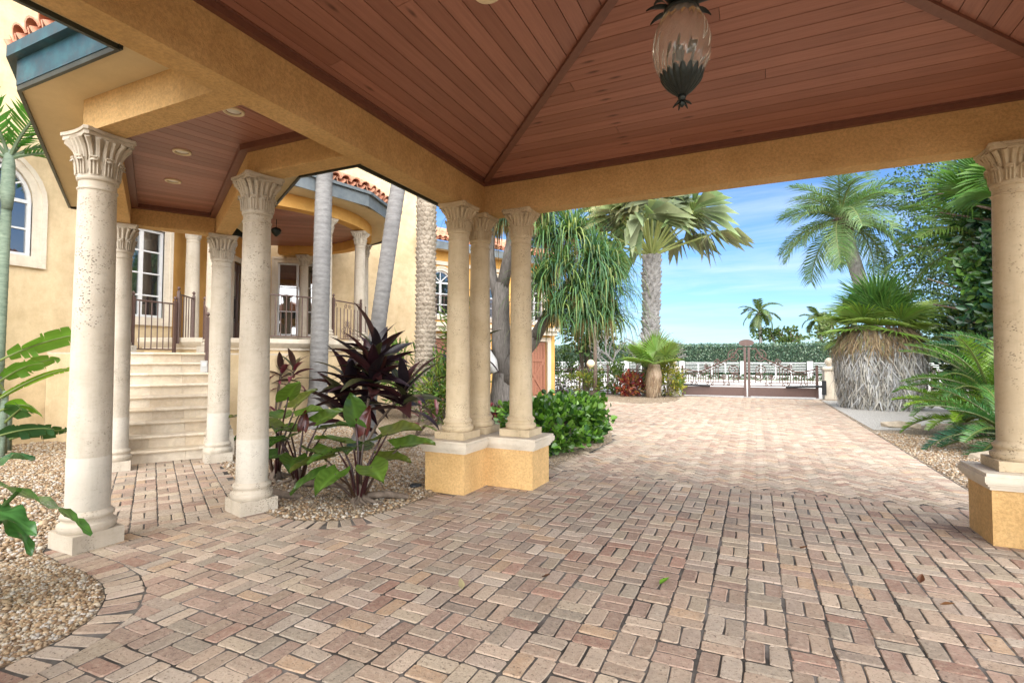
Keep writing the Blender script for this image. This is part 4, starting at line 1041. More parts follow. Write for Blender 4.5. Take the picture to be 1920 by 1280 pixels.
# ------------------------------------------------------------------ garage wing
gw = thing('garage_wing', 'garage wing with terracotta plank doors below arched windows and a balcony', 'house wing', (-9.3, 18.3, 0))
pa, pb = (-10.76, 15.36), (-7.94, 21.16); eW = unit(np.array(pb)-np.array(pa)); nW = np.array((eW[1], -eW[0]))
gd = [rect(.15, 2.75, 0, 2.30), rect(3.45, 6.0, 0, 2.30)]; aw = [arch(.25, 1.15, 3.15, 4.35, 12), arch(2.75, 3.65, 3.15, 4.35, 12), arch(4.85, 5.75, 3.15, 4.35, 12)]
_, w3 = wall(gw, pa, pb, -.05, 5.55, 'stucco_orange', gd+aw)
for h in aw: window(gw, w3, h, 4.35, 2, 3, 'limestone', .16)
for h in gd:
    s0, s1 = h[0][0], h[1][0]; d = MB(); bar(d, w3, ((s0+s1)/2, -.01), ((s0+s1)/2, 2.30), -.16, -.12, s1-s0); dr = d.build('garage_door', 'garage_wood', gw)
    nn = 16
    for k in range(nn): b = MB(); c = s0+(s1-s0)*(k+.5)/nn; bar(b, w3, (c, .02), (c, 2.28), -.12, -.105, (s1-s0)/nn-.012); b.build('plank', 'garage_wood', dr)
    for k in range(2):
        a, b_ = s0+(s1-s0)*k/2+.03, s0+(s1-s0)*(k+1)/2-.03; b = MB()
        for (q0, q1) in (((a, .08), (b_, .08)), ((a, 2.22), (b_, 2.22)), ((a, 1.5), (b_, 1.5)), ((a+.06, .05), (a+.06, 2.25)), ((b_-.06, .05), (b_-.06, 2.25)), ((a+.1, .12), (b_-.1, 1.46)), ((a+.1, 1.46), (b_-.1, .12))): bar(b, w3, q0, q1, -.106, -.075+random.uniform(-.003, .003), .12)
        b.build('cross_brace', 'garage_wood', dr)
    m = MB(); ring(m, w3, rect(s0, s1, -.01, 2.30), rect(s0-.2, s1+.2, -.012, 2.48), -.05, .04); m.build('door_surround', 'limestone', gw)
def wbox(name, mat, s0, s1, d0, d1, z0, z1, par=None):
    c = np.array(pa)+eW*(s0+s1)/2+nW*(d0+d1)/2; m = MB(); m.box((c[0], c[1], (z0+z1)/2), (s1-s0, d1-d0, z1-z0), math.atan2(eW[1], eW[0])); return m.build(name, mat, par or gw)
wbox('balcony', 'limestone', .02, 6.2, .01, .42, 2.55, 2.72); wbox('balcony', 'limestone', .02, 6.25, .01, .52, 2.72, 2.86); wbox('band_course', 'limestone', .01, 6.4, .005, .07, 5.0, 5.14)
wbox('eave_soffit', 'stucco_soffit', -.3, 6.95, .0, .50, 5.53, 5.56); wbox('fascia', 'gutter_grey', -.3, 6.98, .50, .53, 5.48, 5.76)
MB().prism([(-10.92, 15.4), (-8.12, 21.2), (-13.5, 23.8), (-16.3, 18.2)], 0, 5.5).build('wing_body', 'stucco_wall', gw)
e0 = np.array(pa)+nW*.56-eW*.3; e1 = np.array(pb)+nW*.56+eW*.5
tile_rows([tuple(e0), tuple(e1)], 1, 5.86, gw, 3, rad(24), .23)
q0, q1 = e0-nW*3.6, e1-nW*3.6; m = MB(); m.add([(*e0, 5.78), (*e1, 5.78), (*q1, 7.3), (*q0, 7.3)], [(0, 1, 2, 3)]); m.build('roof', 'roof_tile', gw)
a, b = np.array(pa)+nW*.46+eW*.1, np.array(pa)+nW*.46+eW*6.1
railing(tuple(a), tuple(b), 2.86, 2.86, 'long brown iron balcony railing above the garage doors', .95, .15, (1, 1), False)

# ------------------------------------------------------------------ gate, fences, street side
GA, GB = np.array((-2.88, 23.0)), np.array((2.21, 23.54)); eG = unit(GB-GA); LG = np.linalg.norm(GB-GA); angG = math.atan2(eG[1], eG[0])
def gate_leaf(side):
    t = thing('driveway_gate', 'brown iron driveway gate leaf with scrolls '+('and oval plaque, hinged by the yellow shrub' if side < 0 else 'hinged at the ball topped pillar'), 'gate', (*(GA if side < 0 else GB), 0), 'pair of driveway gate leaves')
    W = LG/2-.03
    def w(s, z, d=0):      # s runs from hinge to the meeting stile
        q = (GA+eG*s) if side < 0 else (GB-eG*s); return (q[0], q[1]+d, z)
    def bx(name, s0, s1, z0, z1, th): a = np.array(w((s0+s1)/2, 0)); return MB().box((a[0], a[1], (z0+z1)/2), (s1-s0, th, z1-z0), angG).build(name, 'iron_brown', t)
    bx('stile', 0, .09, .03, 1.30, .09); bx('stile', W-.09, W, .03, 2.05, .09); bx('panel', .09, W-.09, .06, .42, .04); bx('rail', .09, W-.09, .46, .50, .05); bx('rail', .09, W-.09, .60, .63, .04)
    def top(s): x = s/W; return 1.02+.22*math.sin(max(0, .25-x)*6.28)*.6+.95*max(0, (x-.12)/.88)**1.55-.14*math.exp(-((x-.30)/.12)**2)*.4
    MB().tube([w(s, min(2.0, top(s))) for s in np.linspace(.05, W*.80, 22)]+[w(W*.88, 2.0), w(W*.95, 1.98)], .028, 6).build('top_rail', 'iron_brown', t)
    MB().tube([w(s, min(2.0, top(s))-.10) for s in np.linspace(.09, W*.72, 18)], .016, 5).build('top_rail', 'iron_brown', t)
    n = 24
    for k in range(1, n):
        s = .09+(W-.18)*k/n
        if s > W*.60 and k % 2: continue
        zt = min(1.95, top(s))-.08 if s < W*.62 else .95
        MB().tube([w(s, .63), w(s, zt)], .0165, 4).build('baluster', 'iron_brown', t)
    m = SCR(t); ww = lambda s, z: w(s, z)
    for (s, z, r, a0, sg) in ((W*.82, 1.70, .26, math.pi/2, 1), (W*.80, 1.12, .24, -math.pi/2, 1), (W*.84, .86, .20, 0, -1), (W*.66, .85, .12, math.pi, 1), (W*.55, 1.45, .13, math.pi/2, -1), (W*.40, 1.25, .10, math.pi/2, 1)): scroll(m, ww, (s, z), r, 1.7, a0, sg, .02)
    for s in (W*.2, W*.45, W*.7):
        scroll(m, ww, (s-.09, .55), .06, 1.2, 0, 1, .016); scroll(m, ww, (s+.09, .55), .06, 1.2, math.pi, 1, .016)
    if side < 0:
        c = w(W+.02, 2.24); m = MB(); pts = [(.29*math.cos(a), .135*math.sin(a)) for a in np.linspace(0, 2*math.pi, 29)[:-1]]; n = len(pts)
        V = [(c[0]+x*eG[0], c[1]+x*eG[1]+d, c[2]+z) for d in (-.02, .02) for x, z in pts]
        m.add(V, [(i, (i+1) % n, n+(i+1) % n, n+i) for i in range(n)]+[tuple(range(n-1, -1, -1)), tuple(range(n, 2*n))]); m.build('oval_plaque', 'iron_brown', t)
gate_leaf(-1); gate_leaf(1)
def gate_pillar(x, y, label):
    t = local_thing('gate_pillar', label, 'pillar', (x, y, 0), angG, 'gate pillars')
    MB().box((0, 0, .55), (.42, .42, 1.16)).build('shaft', 'limestone', t)
    m = MB(); m.box((0, 0, 1.15), (.50, .50, .05)); m.box((0, 0, 1.20), (.56, .56, .06)); m.box((0, 0, 1.255), (.46, .46, .05), taper=.7); m.build('cap', 'limestone', t)
    m = MB(); m.lathe([(.07, 1.28), (.06, 1.30), (.09, 1.33), (.145, 1.40), (.16, 1.47), (.145, 1.54), (.09, 1.60), (.02, 1.625)], 20); m.build('ball_finial', 'limestone', t, True)
gate_pillar(2.62, 23.85, 'pale stone gate pillar with ball finial beside the shaggy skirted palm'); gate_pillar(-3.22, 22.95, 'pale stone gate pillar half hidden by the yellow shrub')
for s, lab in ((-1, 'dark gate opener arm behind the leaf next to the yellow shrub'), (1, 'dark gate opener arm behind the leaf next to the ball topped pillar')):
    b = GA if s < 0 else GB; d = eG*(-s); c = b-d*.05; t = thing('gate_opener', lab, 'gate opener', (c[0], c[1]+.12, .42), 'gate opener arms')
    p0, p1 = b-d*.18, b+d*1.15
    MB().tube([(p0[0], p0[1]-.14, .50), (p1[0], p1[1]-.10, .46)], .045, 8).build('ram', 'iron_black', t); MB().box((p0[0], p0[1]-.14, .45), (.14, .12, .55), angG).build('bracket', 'iron_black', t)
def fence(p0, p1, label, h=1.2, sp=.13, posts=4, mat='iron_brown'):
    p0, p1 = np.array(p0, float), np.array(p1, float); L = np.linalg.norm(p1-p0); e = (p1-p0)/L; t = thing('metal_fence', label, 'fence', (*p0, 0)); an = math.atan2(e[1], e[0])
    def w(s, z): q = p0+e*s; return (q[0], q[1], z)
    for z in (.14, h-.1): MB().tube([w(0, z), w(L, z)], .018, 5).build('rail', mat, t)
    for k in range(posts+1): x, y, _ = w(L*k/posts, 0); MB().box((x, y, (h+.1)/2), (.06, .06, h+.1), an).build('post', mat, t)
    me = MB().box((0, 0, h/2+.03), (.02, .02, h-.06)).mesh('picket', mat)
    for k in range(1, int(L/sp)): place('picket', me, t, Mx=TRS(w(k*sp, 0), an))
fence((-8.5, 22.3), (-3.45, 22.95), 'brown iron picket fence behind the yellow and red shrubs'); fence((2.95, 23.9), (9.0, 24.6), 'brown iron picket fence behind the shaggy skirted palm')
# white fence and clipped hedge across the street
wf = thing('white_fence', 'long white slatted fence with posts in front of the tall clipped hedge', 'fence', (0, 48, 0))
WY = 48.0; pst = MB().box((0, 0, .75), (.42, .30, 1.42)).mesh('post', 'white_paint'); slim = MB().box((0, 0, .8), (.10, .08, 1.0)).mesh('upright', 'white_paint'); sla = MB().box((0, 0, 0), (4.4, .04, .036)).mesh('slat', 'white_paint'); low = MB().box((0, 0, .12), (4.4, .22, .34)).mesh('low_wall', 'white_paint'); topr = MB().box((0, 0, 0), (4.4, .09, .06)).mesh('top_rail', 'white_paint')
for k in range(-4, 5):
    x = k*4.95-1.0; place('post', pst, wf, Mx=TRS((x, WY, 0))); c = x+2.475; place('low_wall', low, wf, Mx=TRS((c, WY, 0))); place('top_rail', topr, wf, Mx=TRS((c, WY, 1.33)))
    for s in range(6): place('slat', sla, wf, Mx=TRS((c, WY, .55+s*.13)))
    for s in (-1.1, 0, 1.1): place('upright', slim, wf, Mx=TRS((c+s, WY, 0)))

# ------------------------------------------------------------------ leaf shapes
def leaf_blade(L, W, n=7, fold=.25, droop=.3, col=(.1, .2, .05), shape=.55, wave=0.0, col2=None):
    """Leaf along +X from the origin, drooping toward -Z; fold lifts both halves."""
    V = []; F = []; C = []
    for i in range(n+1):
        t = i/n; wv = W*max(.0, math.sin(math.pi*min(1, t**shape)))**.85 if 0 < i < n else (W*.10 if i == 0 else 0.0)
        x = L*(t-droop*.18*t*t); z = -droop*L*t*t*.6
        wz = wave*W*math.sin(t*9+1)
        for s in (-1, -.5, 0, .5, 1):
            V.append((x, s*wv, z+abs(s)*wv*fold+(wz if abs(s) == 1 else 0))); k = 1.0 if s else .8
            C.append(tuple(c*k for c in (col2 if (col2 and abs(s) == 1) else col)))
    for i in range(n):
        for j in range(4): F.append((i*5+j, i*5+j+1, (i+1)*5+j+1, (i+1)*5+j))
    return np.array(V), np.array(F), np.array(C)
def pinnate(L, n=42, ll=.55, lw=.035, droop=.55, col=(.07, .15, .04), hang=.5, stalk=.12, vee=.35, rcol=(.22, .25, .09), twist=0.0, tipc=None):
    """Feather palm frond along +X arching down; returns V, F, C."""
    V = []; F = []; C = []
    def rach(t): return np.array((L*math.sin(t*droop*1.35)/(droop*1.35) if droop > .05 else L*t, 0, L*(.10*t-(1-math.cos(t*droop*1.35))/(droop*1.35)) if droop > .05 else 0))
    N = 12; b = MB(); pts = [tuple(rach(i/N)) for i in range(N+1)]; b.tube(pts, [.022*L**.5*(1-.85*i/N)+.003 for i in range(N+1)], 5, rcol)
    V.append(b.v[0]); off = len(b.v[0]); F += [f for blk in b.f for f in blk.tolist()]; C.append(np.broadcast_to(np.array(rcol), (off, 3)))
    for k in range(n):
        t = stalk+(1-stalk)*(k+.5)/n; p = rach(t); tan = unit(rach(min(1, t+.02))-rach(t-.02)); nrm = np.array((-tan[2], 0, tan[0]))
        l = ll*(math.sin(math.pi*(.10+.84*((t-stalk)/(1-stalk))**.8))**.7)*random.uniform(.88, 1.1)
        for sd in (-1, 1):
            side = np.array((0, sd, 0)); d = unit(tan*random.uniform(.45, .75)+side*1.0+nrm*vee*random.uniform(.4, 1.3))
            wv = lw*random.uniform(.8, 1.15); q0 = p; q1 = p+d*l*.5+np.array((0, 0, -hang*l*.14)); q2 = p+d*l*.92+np.array((0, 0, -hang*l*random.uniform(.45, .75)))
            up_ = tan*wv; V.append(np.array([q0-up_*.35, q0+up_*.35, q1+up_*.5, q1-up_*.5, q2])); F += [(off, off+1, off+2, off+3), (off+3, off+2, off+4)]
            c = np.array(jit(col, .2)); cc = np.tile(c, (5, 1)); 
            if tipc is not None: cc[4] = tipc
            C.append(cc); off += 5
    return np.vstack(V), F, np.vstack(C)
def fan_leaf(R, n=34, spread=rad(300), pet=.8, col=(.08, .16, .05), cup=.25, droop=.25, split=.45, pcol=(.2, .24, .09), pr=.022, gap=1.0):
    """Fan leaf: stalk along +X from origin, blade of pleated segments beyond it."""
    b = MB(); N = 6; b.tube([(pet*i/N, 0, -.06*pet*(i/N)**2) for i in range(N+1)], [pr*(1-.4*i/N) for i in range(N+1)], 5, pcol)
    V = [b.v[0]]; F = [f for blk in b.f for f in blk.tolist()]; off = len(b.v[0]); C = [np.broadcast_to(np.array(pcol), (off, 3))]; o = np.array((pet, 0, -.06*pet))
    for k in range(n):
        a = spread*((k+.5)/n-.5); da = spread/n*.5*gap; l = R*(.72+.28*math.cos(a*.5))*random.uniform(.92, 1.04)
        def pt(r, aa, z): return o+np.array((r*math.cos(aa), r*math.sin(aa), z))
        r1 = l*split; dz = cup*r1*.5
        droopz = -droop*l*random.uniform(.4, 1.1)
        ridge = .035*R
        V.append(np.array([o, pt(r1, a-da, dz), pt(r1*1.02, a, dz+ridge), pt(r1, a+da, dz), pt(l*.75, a-da*.28, dz+.35*droopz*.5), pt(l*.75, a+da*.28, dz+.35*droopz*.5), pt(l, a, dz+droopz)]))
        F += [(off, off+1, off+2), (off, off+2, off+3), (off+1, off+4, off+2), (off+2, off+5, off+3), (off+2, off+4, off+6), (off+2, off+6, off+5)]
        C.append(np.tile(np.array(jit(col, .18)), (7, 1))); off += 7
    return np.vstack(V), F, np.vstack(C)
def mesh_of(vfc, name, mat, smooth=False):
    m = MB(); V, F, C = vfc; m.add(V, F, C); return m.mesh(name, mat, smooth)
def lookrot(d, roll=0):
    d = Vector(d).normalized(); z = Vector((0, 0, 1)); y = z.cross(d)
    if y.length < 1e-4: y = Vector((0, 1, 0))
    y.normalize(); zz = d.cross(y)
    return Matrix((d, y, zz)).transposed().to_4x4() @ Matrix.Rotation(roll, 4, 'X')
def at(loc, d, s=1.0, roll=0): return Matrix.Translation(loc) @ lookrot(d, roll) @ Matrix.Diagonal((s, s, s, 1))

def ringed_trunk(pts, r0, r1, flare, mat, ring=.13, n=20):
    """Palm trunk with leaf-scar rings along a curved centre line."""
    P = np.array(pts); T = np.linspace(0, 1, len(P)); L = np.linalg.norm(P[-1]-P[0]); k = int(L/ring*4); m = MB(); path = []; R = []
    for i in range(k+1):
        t = i/k; p = [np.interp(t, T, P[:, q]) for q in range(3)]; z = t*L; ph = i % 4
        r = r0+(r1-r0)*t+flare*math.exp(-z/.22)+(.006 if ph == 0 else (.002 if ph == 1 else 0))*(r0/.2); path.append(tuple(p)); R.append(r)
    m.tube(path, R, n); return m
def scaly_trunk(base, top, r0, r1, rows, per, size, n=16, jag=1.0, flare=.0):
    b, t_ = np.array(base, float), np.array(top, float); m = MB()
    m.tube([tuple(b+(t_-b)*f) for f in np.linspace(0, 1, 10)], [(r0+(r1-r0)*f)*.93+flare*math.exp(-f*9) for f in np.linspace(0, 1, 10)], n)
    for i in range(rows):
        f = (i+.3)/rows; c = b+(t_-b)*f; r = (r0+(r1-r0)*f)*.92+flare*math.exp(-f*9)
        for k in range(per):
            a = 2*math.pi*(k+(i*.382))/per+random.uniform(-.05, .05); ca, sa = math.cos(a), math.sin(a); w_ = math.pi*r/per*1.05*random.uniform(.85, 1.1); h = size*random.uniform(.8, 1.15); o = size*.42*jag*random.uniform(.6, 1.25)
            def q(s, rr, z): return (c[0]+rr*ca-s*w_*sa, c[1]+rr*sa+s*w_*ca, c[2]+z)
            V = [q(-1, r*.97, -.1*h), q(1, r*.97, -.1*h), q(0, r*.97, -h*.65), q(-.75, r+o*.8, h*.28), q(.75, r+o*.8, h*.28), q(0, r+o*.35, -h*.35), q(-.8, r*.97, h*.42), q(.8, r*.97, h*.42)]
            cc = np.array([1, 1, 1])*1.0
            m.add(V, [(0, 2, 5, 3), (2, 1, 4, 5), (3, 5, 4), (3, 4, 7, 6), (0, 3, 6), (1, 7, 4)])
    return m
def foliage(n, center, radii, lf, lw, cols, out=.7, up_=.35, shell=.55, cond=None, fold=.25, zmin=None):
    """Leaves spread through an ellipsoid, thicker toward its surface; clumped."""
    m = MB(); nc = max(6, n//60); cd = RNG.normal(size=(nc, 3)); cd /= np.linalg.norm(cd, axis=1)[:, None]; rr = RNG.uniform(shell, 1.0, nc)[:, None]
    cl = cd*rr; k = RNG.integers(0, nc, n); P = cl[k]+RNG.normal(0, .17, (n, 3)); ct = RNG.uniform(.65, 1.2, nc)
    D = P/np.maximum(np.linalg.norm(P, axis=1), .2)[:, None]*out+RNG.normal(0, .55, (n, 3)); D[:, 2] += up_
    D /= np.linalg.norm(D, axis=1)[:, None]; W = P*np.array(radii)+np.array(center)
    if zmin is not None: okm = W[:, 2] > zmin; W, D, k = W[okm], D[okm], k[okm]; n = len(W)
    S = np.cross(D, RNG.normal(size=(n, 3))); S /= np.linalg.norm(S, axis=1)[:, None]; Nn = np.cross(D, S)
    L = (lf*RNG.uniform(.65, 1.25, n))[:, None]; wd = L*lw
    V = np.stack((W, W+D*L*.38+S*wd*.5+Nn*wd*fold, W+D*L*.75+S*wd*.38+Nn*wd*fold*.7, W+D*L, W+D*L*.75-S*wd*.38+Nn*wd*fold*.7, W+D*L*.38-S*wd*.5+Nn*wd*fold), 1)
    cols = np.array(cols); C = cols[RNG.integers(0, len(cols), n)]*(ct[k]*RNG.uniform(.8, 1.2, n))[:, None]
    F = np.array([(0, 1, 2, 3), (0, 3, 4, 5)]); m.add(V.reshape(-1, 3), (F[None]+6*np.arange(n)[:, None, None]).reshape(-1, 4), np.repeat(C, 6, 0)); return m
def twigs(base, center, radii, n, r, mat, parent, name='stem'):
    m = MB()
    for _ in range(n):
        d = RNG.normal(size=3); d[2] = abs(d[2])*.8+.2; d /= np.linalg.norm(d); e = np.array(center)+d*np.array(radii)*.75; b = np.array(base)+np.array((d[0]*.06, d[1]*.06, 0)); mid = (b+e)/2+np.array((0, 0, .1))*(e[2]-b[2])
        m.tube([tuple(b), tuple(mid), tuple(e)], [r, r*.7, r*.3], 5)
    m.build(name, mat, parent)
def shrub(name, label, cat, loc, radii, n, lf, lw, cols, mat='leaf', zc=None, grp=None, **kw):
    t = thing(name, label, cat, (*loc, 0), grp); zc = radii[2]*.95 if zc is None else zc
    twigs((*loc, -.02), (loc[0], loc[1], zc), radii, 9, .014, 'bark_brown', t)
    foliage(n, (loc[0], loc[1], zc), radii, lf, lw, cols, zmin=.02, **kw).build('foliage', mat, t); return t

# ------------------------------------------------------------------ hedge and far trees
hd = thing('clipped_hedge', 'tall clipped green hedge behind the white fence across the street', 'hedge', (0, 49.3, 0))
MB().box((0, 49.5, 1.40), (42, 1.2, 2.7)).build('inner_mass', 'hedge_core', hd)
m = MB(); n = 26000; X = RNG.uniform(-21, 21, n); face = RNG.uniform(0, 1, n) < .8; Z = np.where(face, RNG.uniform(.1, 2.95, n), 2.85+RNG.normal(0, .06, n)); Yv = np.where(face, 48.85+RNG.normal(0, .07, n), RNG.uniform(48.8, 50.2, n))
W = np.column_stack((X, Yv, Z)); D = RNG.normal(size=(n, 3)); D[:, 1] -= .6; D[:, 2] += .5; D /= np.linalg.norm(D, axis=1)[:, None]; S = np.cross(D, RNG.normal(size=(n, 3))); S /= np.linalg.norm(S, axis=1)[:, None]
V = np.stack((W, W+D*.09+S*.05, W+D*.19, W+D*.09-S*.05), 1); C = np.array([(.085, .155, .10), (.12, .20, .125), (.055, .11, .08), (.22, .29, .20)])[RNG.integers(0, 4, n)]*RNG.uniform(.8, 1.2, (n, 1))
m.add(V.reshape(-1, 3), np.arange(4*n).reshape(-1, 4), np.repeat(C, 4, 0)); m.build('foliage', 'leaf_gloss', hd)
hz = [(-14, 45.8), (14, 45.8)]
for k in range(18):
    x = -9.0+k*1.1+random.uniform(-.15, .15)
    shrub('low_plant', ['low dark green plant along the foot of the white street fence', ][0], 'plant', (x, 46.9), (.6, .3, .22), 220, .14, .4, [(.05, .10, .05), (.08, .14, .06)], zc=.18, grp='low plants along the white fence')

# coconut palms over the hedge
def feather_palm(name, label, base, crown, r0, r1, nf, L, col, trunk_mat='bark_pale', variants=3, n=36, ll=.5, lw=.05, droop=.75, elev=(-.5, 1.2), grp=None, hang=.7, flare=.1, extra=None, mid=None, seed=0, scale_z=1.0, vee=.35):
    random.seed(seed); t = thing(name, label, 'palm tree', base, grp); b, c = np.array(base, float), np.array(crown, float)
    pts = [b, (b+c)/2+np.array(mid if mid else (0, 0, 0)), c]; P = []
    for s in np.linspace(0, 1, 10): P.append((1-s)**2*pts[0]+2*s*(1-s)*pts[1]+s*s*pts[2])
    ringed_trunk(P, r0, r1, flare, trunk_mat).build('trunk', trunk_mat, t, True)
    MES = [mesh_of(pinnate(L*random.uniform(.88, 1.08), n, ll, lw, droop*random.uniform(.75, 1.25), jit(col, .15), hang, vee=vee), 'frond', 'leaf') for _ in range(variants)]
    for k in range(nf):
        a = k*2.39996+random.uniform(-.25, .25); e = elev[0]+(elev[1]-elev[0])*((k+.5)/nf)**.8+random.uniform(-.12, .12); d = (math.cos(a)*math.cos(e), math.sin(a)*math.cos(e), math.sin(e))
        place('frond', MES[k % variants], t, Mx=at(tuple(c+np.array((0, 0, random.uniform(-.1, .15)))), d, random.uniform(.85, 1.1), random.uniform(-.3, .3)))
    return t
feather_palm('coconut_palm', 'small coconut palm with drooping fronds rising above the hedge behind the gate plaque', (.55, 51.5, -.05), (.30, 51.5, 5.75), .17, .13, 17, 2.15, (.085, .13, .04), n=30, ll=.55, lw=.09, droop=1.0, seed=3, elev=(-.6, 1.25))
feather_palm('coconut_palm', 'far coconut palm half hidden behind the shaggy skirted palm', (5.7, 54.0, -.05), (5.2, 54.0, 5.2), .17, .13, 13, 2.1, (.10, .15, .05), n=30, ll=.55, lw=.09, droop=1.0, seed=4, elev=(-.4, 1.1))
def small_tree(label, base, center, radii, n, cols, lf=.28, lw=.8, seed=0, cat='tree', mat='leaf', name='sea_grape_tree'):
    t = thing(name, label, cat, (*base, 0)); twigs((*base, -.02), center, radii, 12, .05, 'bark_brown', t, 'trunk'); foliage(n, center, radii, lf, lw, cols, shell=.3).build('crown', mat, t); return t
small_tree('loose round leaved tree above the hedge beside the small coconut palm', (2.6, 52), (2.2, 52, 3.7), (2.3, .9, 1.0), 620, [(.10, .16, .045), (.16, .21, .06), (.07, .12, .04)])
small_tree('pale loose round leaved tree above the hedge next to the skirted palm', (6.3, 51.5), (6.0, 51.5, 3.9), (1.9, .9, 1.5), 760, [(.15, .20, .07), (.20, .24, .09), (.10, .15, .05)])

# ------------------------------------------------------------------ palms by the house
feather_palm('ringed_palm', 'tall pale grey ringed palm trunk in front of the round porch railing', (-8.82, 8.55, -.03), (-8.30, 8.2, 9.6), .195, .16, 13, 3.0, (.06, .13, .04), 'bark_ringed', n=36, ll=.6, lw=.045, elev=(-.2, 1.3), flare=.30, seed=11)
feather_palm('ringed_palm', 'leaning grey ringed palm trunk behind the big burgundy ti plant', (-6.50, 7.42, -.03), (-5.05, 7.75, 9.4), .145, .125, 12, 2.8, (.06, .13, .04), 'bark_ringed', n=36, ll=.55, lw=.045, elev=(-.2, 1.3), flare=.14, seed=12, mid=(-.28, 0, 0))
dp = thing('date_palm', 'date palm trunk covered in knobbly leaf scars beside the plain cream wall', 'palm tree', (-7.62, 10.95, 0))
scaly_trunk((-7.64, 10.98, -.05), (-7.45, 10.7, 8.6), .25, .235, 74, 9, .125, 18, 1.0, .10).build('trunk', 'bark_date', dp)
FM = [mesh_of(pinnate(3.2, 46, .42, .03, .6, (.07, .13, .05), .15), 'frond', 'leaf') for _ in range(2)]
for k in range(16):
    a = k*2.4; e = -.2+1.4*k/16; place('frond', FM[k % 2], dp, Mx=at((-7.45, 10.7, 8.6), (math.cos(a)*math.cos(e), math.sin(a)*math.cos(e), math.sin(e))))
feather_palm('slender_palm', 'slender young palm with green ringed trunk by the arched window', (-11.45, 4.12, -.03), (-11.28, 4.10, 4.75), .08, .065, 0, 1.5, (.06, .15, .03), 'bark_green', seed=21, flare=.03)
spm = bpy.data.objects['slender_palm']
MB().tube([(-11.28, 4.10, 4.0), (-11.28, 4.10, 4.3), (-11.27, 4.10, 4.75), (-11.27, 4.1, 5.0)], [.07, .095, .085, .055], 14).build('crownshaft', 'bark_green', spm, True)
FM = [mesh_of(pinnate(1.75, 30, .50, .05, .75, (.065, .19, .03), .35, rcol=(.16, .22, .13)), 'frond', 'leaf') for _ in range(2)]
for k, (dx, dy, dz_) in enumerate(((.1, .45, 1.0), (-.1, -.6, .8), (.6, .1, .9), (.15, .75, .75), (-.2, -.9, .3), (.3, -.5, 1.2), (.5, .6, .35))): place('frond', FM[k % 2], spm, Mx=at((-11.27, 4.1, 4.85), (dx, dy, dz_)))

# ponytail palm
pp = thing('ponytail_palm', 'ponytail palm with forked grey trunk and hanging strap leaves behind the column cluster', 'palm tree', (-5.62, 11.35, 0))
m = MB()
m.tube([(-5.66, 11.4, -.05), (-5.64, 11.38, .25), (-5.62, 11.38, .7), (-5.60, 11.36, 1.2)], [.48, .36, .30, .27], 16)
m.tube([(-5.60, 11.36, 1.1), (-5.66, 11.35, 1.9), (-5.68, 11.34, 2.9), (-5.62, 11.32, 3.4)], [.27, .235, .215, .17], 14)
m.tube([(-5.68, 11.34, 2.8), (-5.92, 11.36, 3.6), (-5.98, 11.38, 4.2), (-5.92, 11.4, 5.2)], [.15, .12, .10, .09], 12)
m.tube([(-5.64, 11.32, 3.2), (-5.45, 11.3, 4.0), (-5.25, 11.3, 4.9), (-5.0, 11.4, 6.1)], [.165, .14, .12, .10], 12)
m.tube([(-5.58, 11.36, .9), (-5.3, 11.3, 1.45), (-4.75, 11.2, 1.95), (-4.35, 11.2, 2.6)], [.24, .20, .16, .12], 12)
m.tube([(-4.75, 11.2, 1.95), (-4.2, 11.0, 2.6), (-3.75, 11.0, 3.3)], [.13, .11, .09], 10)
m.tube([(-5.25, 11.3, 4.9), (-4.7, 11.3, 5.4), (-4.3, 11.3, 6.0)], [.10, .09, .08], 10)
m.build('trunk', 'bark_grey', pp, True)
def hair(center, n, L, greens, wd=.022, spread=1.0, dead=.15, seed=0):
    rs = np.random.default_rng(seed); m = MB(); K = 9; T = np.linspace(0, 1, K)
    a = rs.uniform(0, 6.283, n); e = rs.uniform(-.2, 1.45, n); hang = rs.uniform(0, 1, n) < dead; e = np.where(hang, rs.uniform(-.6, .1, n), e)
    D = np.column_stack((np.cos(a)*np.cos(e), np.sin(a)*np.cos(e), np.sin(e))); Ls = L*rs.uniform(.7, 1.15, n)*np.where(hang, .9, 1)
    reach = Ls*.66*spread*np.where(hang, .40, 1)*rs.uniform(.6, 1.25, n)
    P = np.array(center)+D[:, None, :]*(reach[:, None]*np.sin(T*1.5)[None])[..., None]; drop = (Ls*rs.uniform(.30, .95, n))[:, None]*np.clip(T-.18, 0, 1)[None]**2.0; P[..., 2] -= drop
    side = np.column_stack((-np.sin(a), np.cos(a), np.zeros(n))); wv = wd*(1-.85*T**2)
    A = P+side[:, None]*wv[None, :, None]; B = P-side[:, None]*wv[None, :, None]; V = np.stack((A, B), 2).reshape(n, 2*K, 3)
    F = np.array([(2*i, 2*i+1, 2*i+3, 2*i+2) for i in range(K-1)])
    g = np.array(greens); C = g[rs.integers(0, len(g), n)]*rs.uniform(.75, 1.25, (n, 1)); C = np.where(hang[:, None], np.array((.30, .22, .10))*rs.uniform(.7, 1.3, (n, 1)), C)
    m.add(V.reshape(-1, 3), (F[None]+2*K*np.arange(n)[:, None, None]).reshape(-1, 4), np.repeat(C, 2*K, 0)); return m
GR = [(.07, .165, .07), (.10, .21, .065), (.055, .135, .07), (.16, .25, .07), (.09, .18, .08), (.22, .27, .08)]
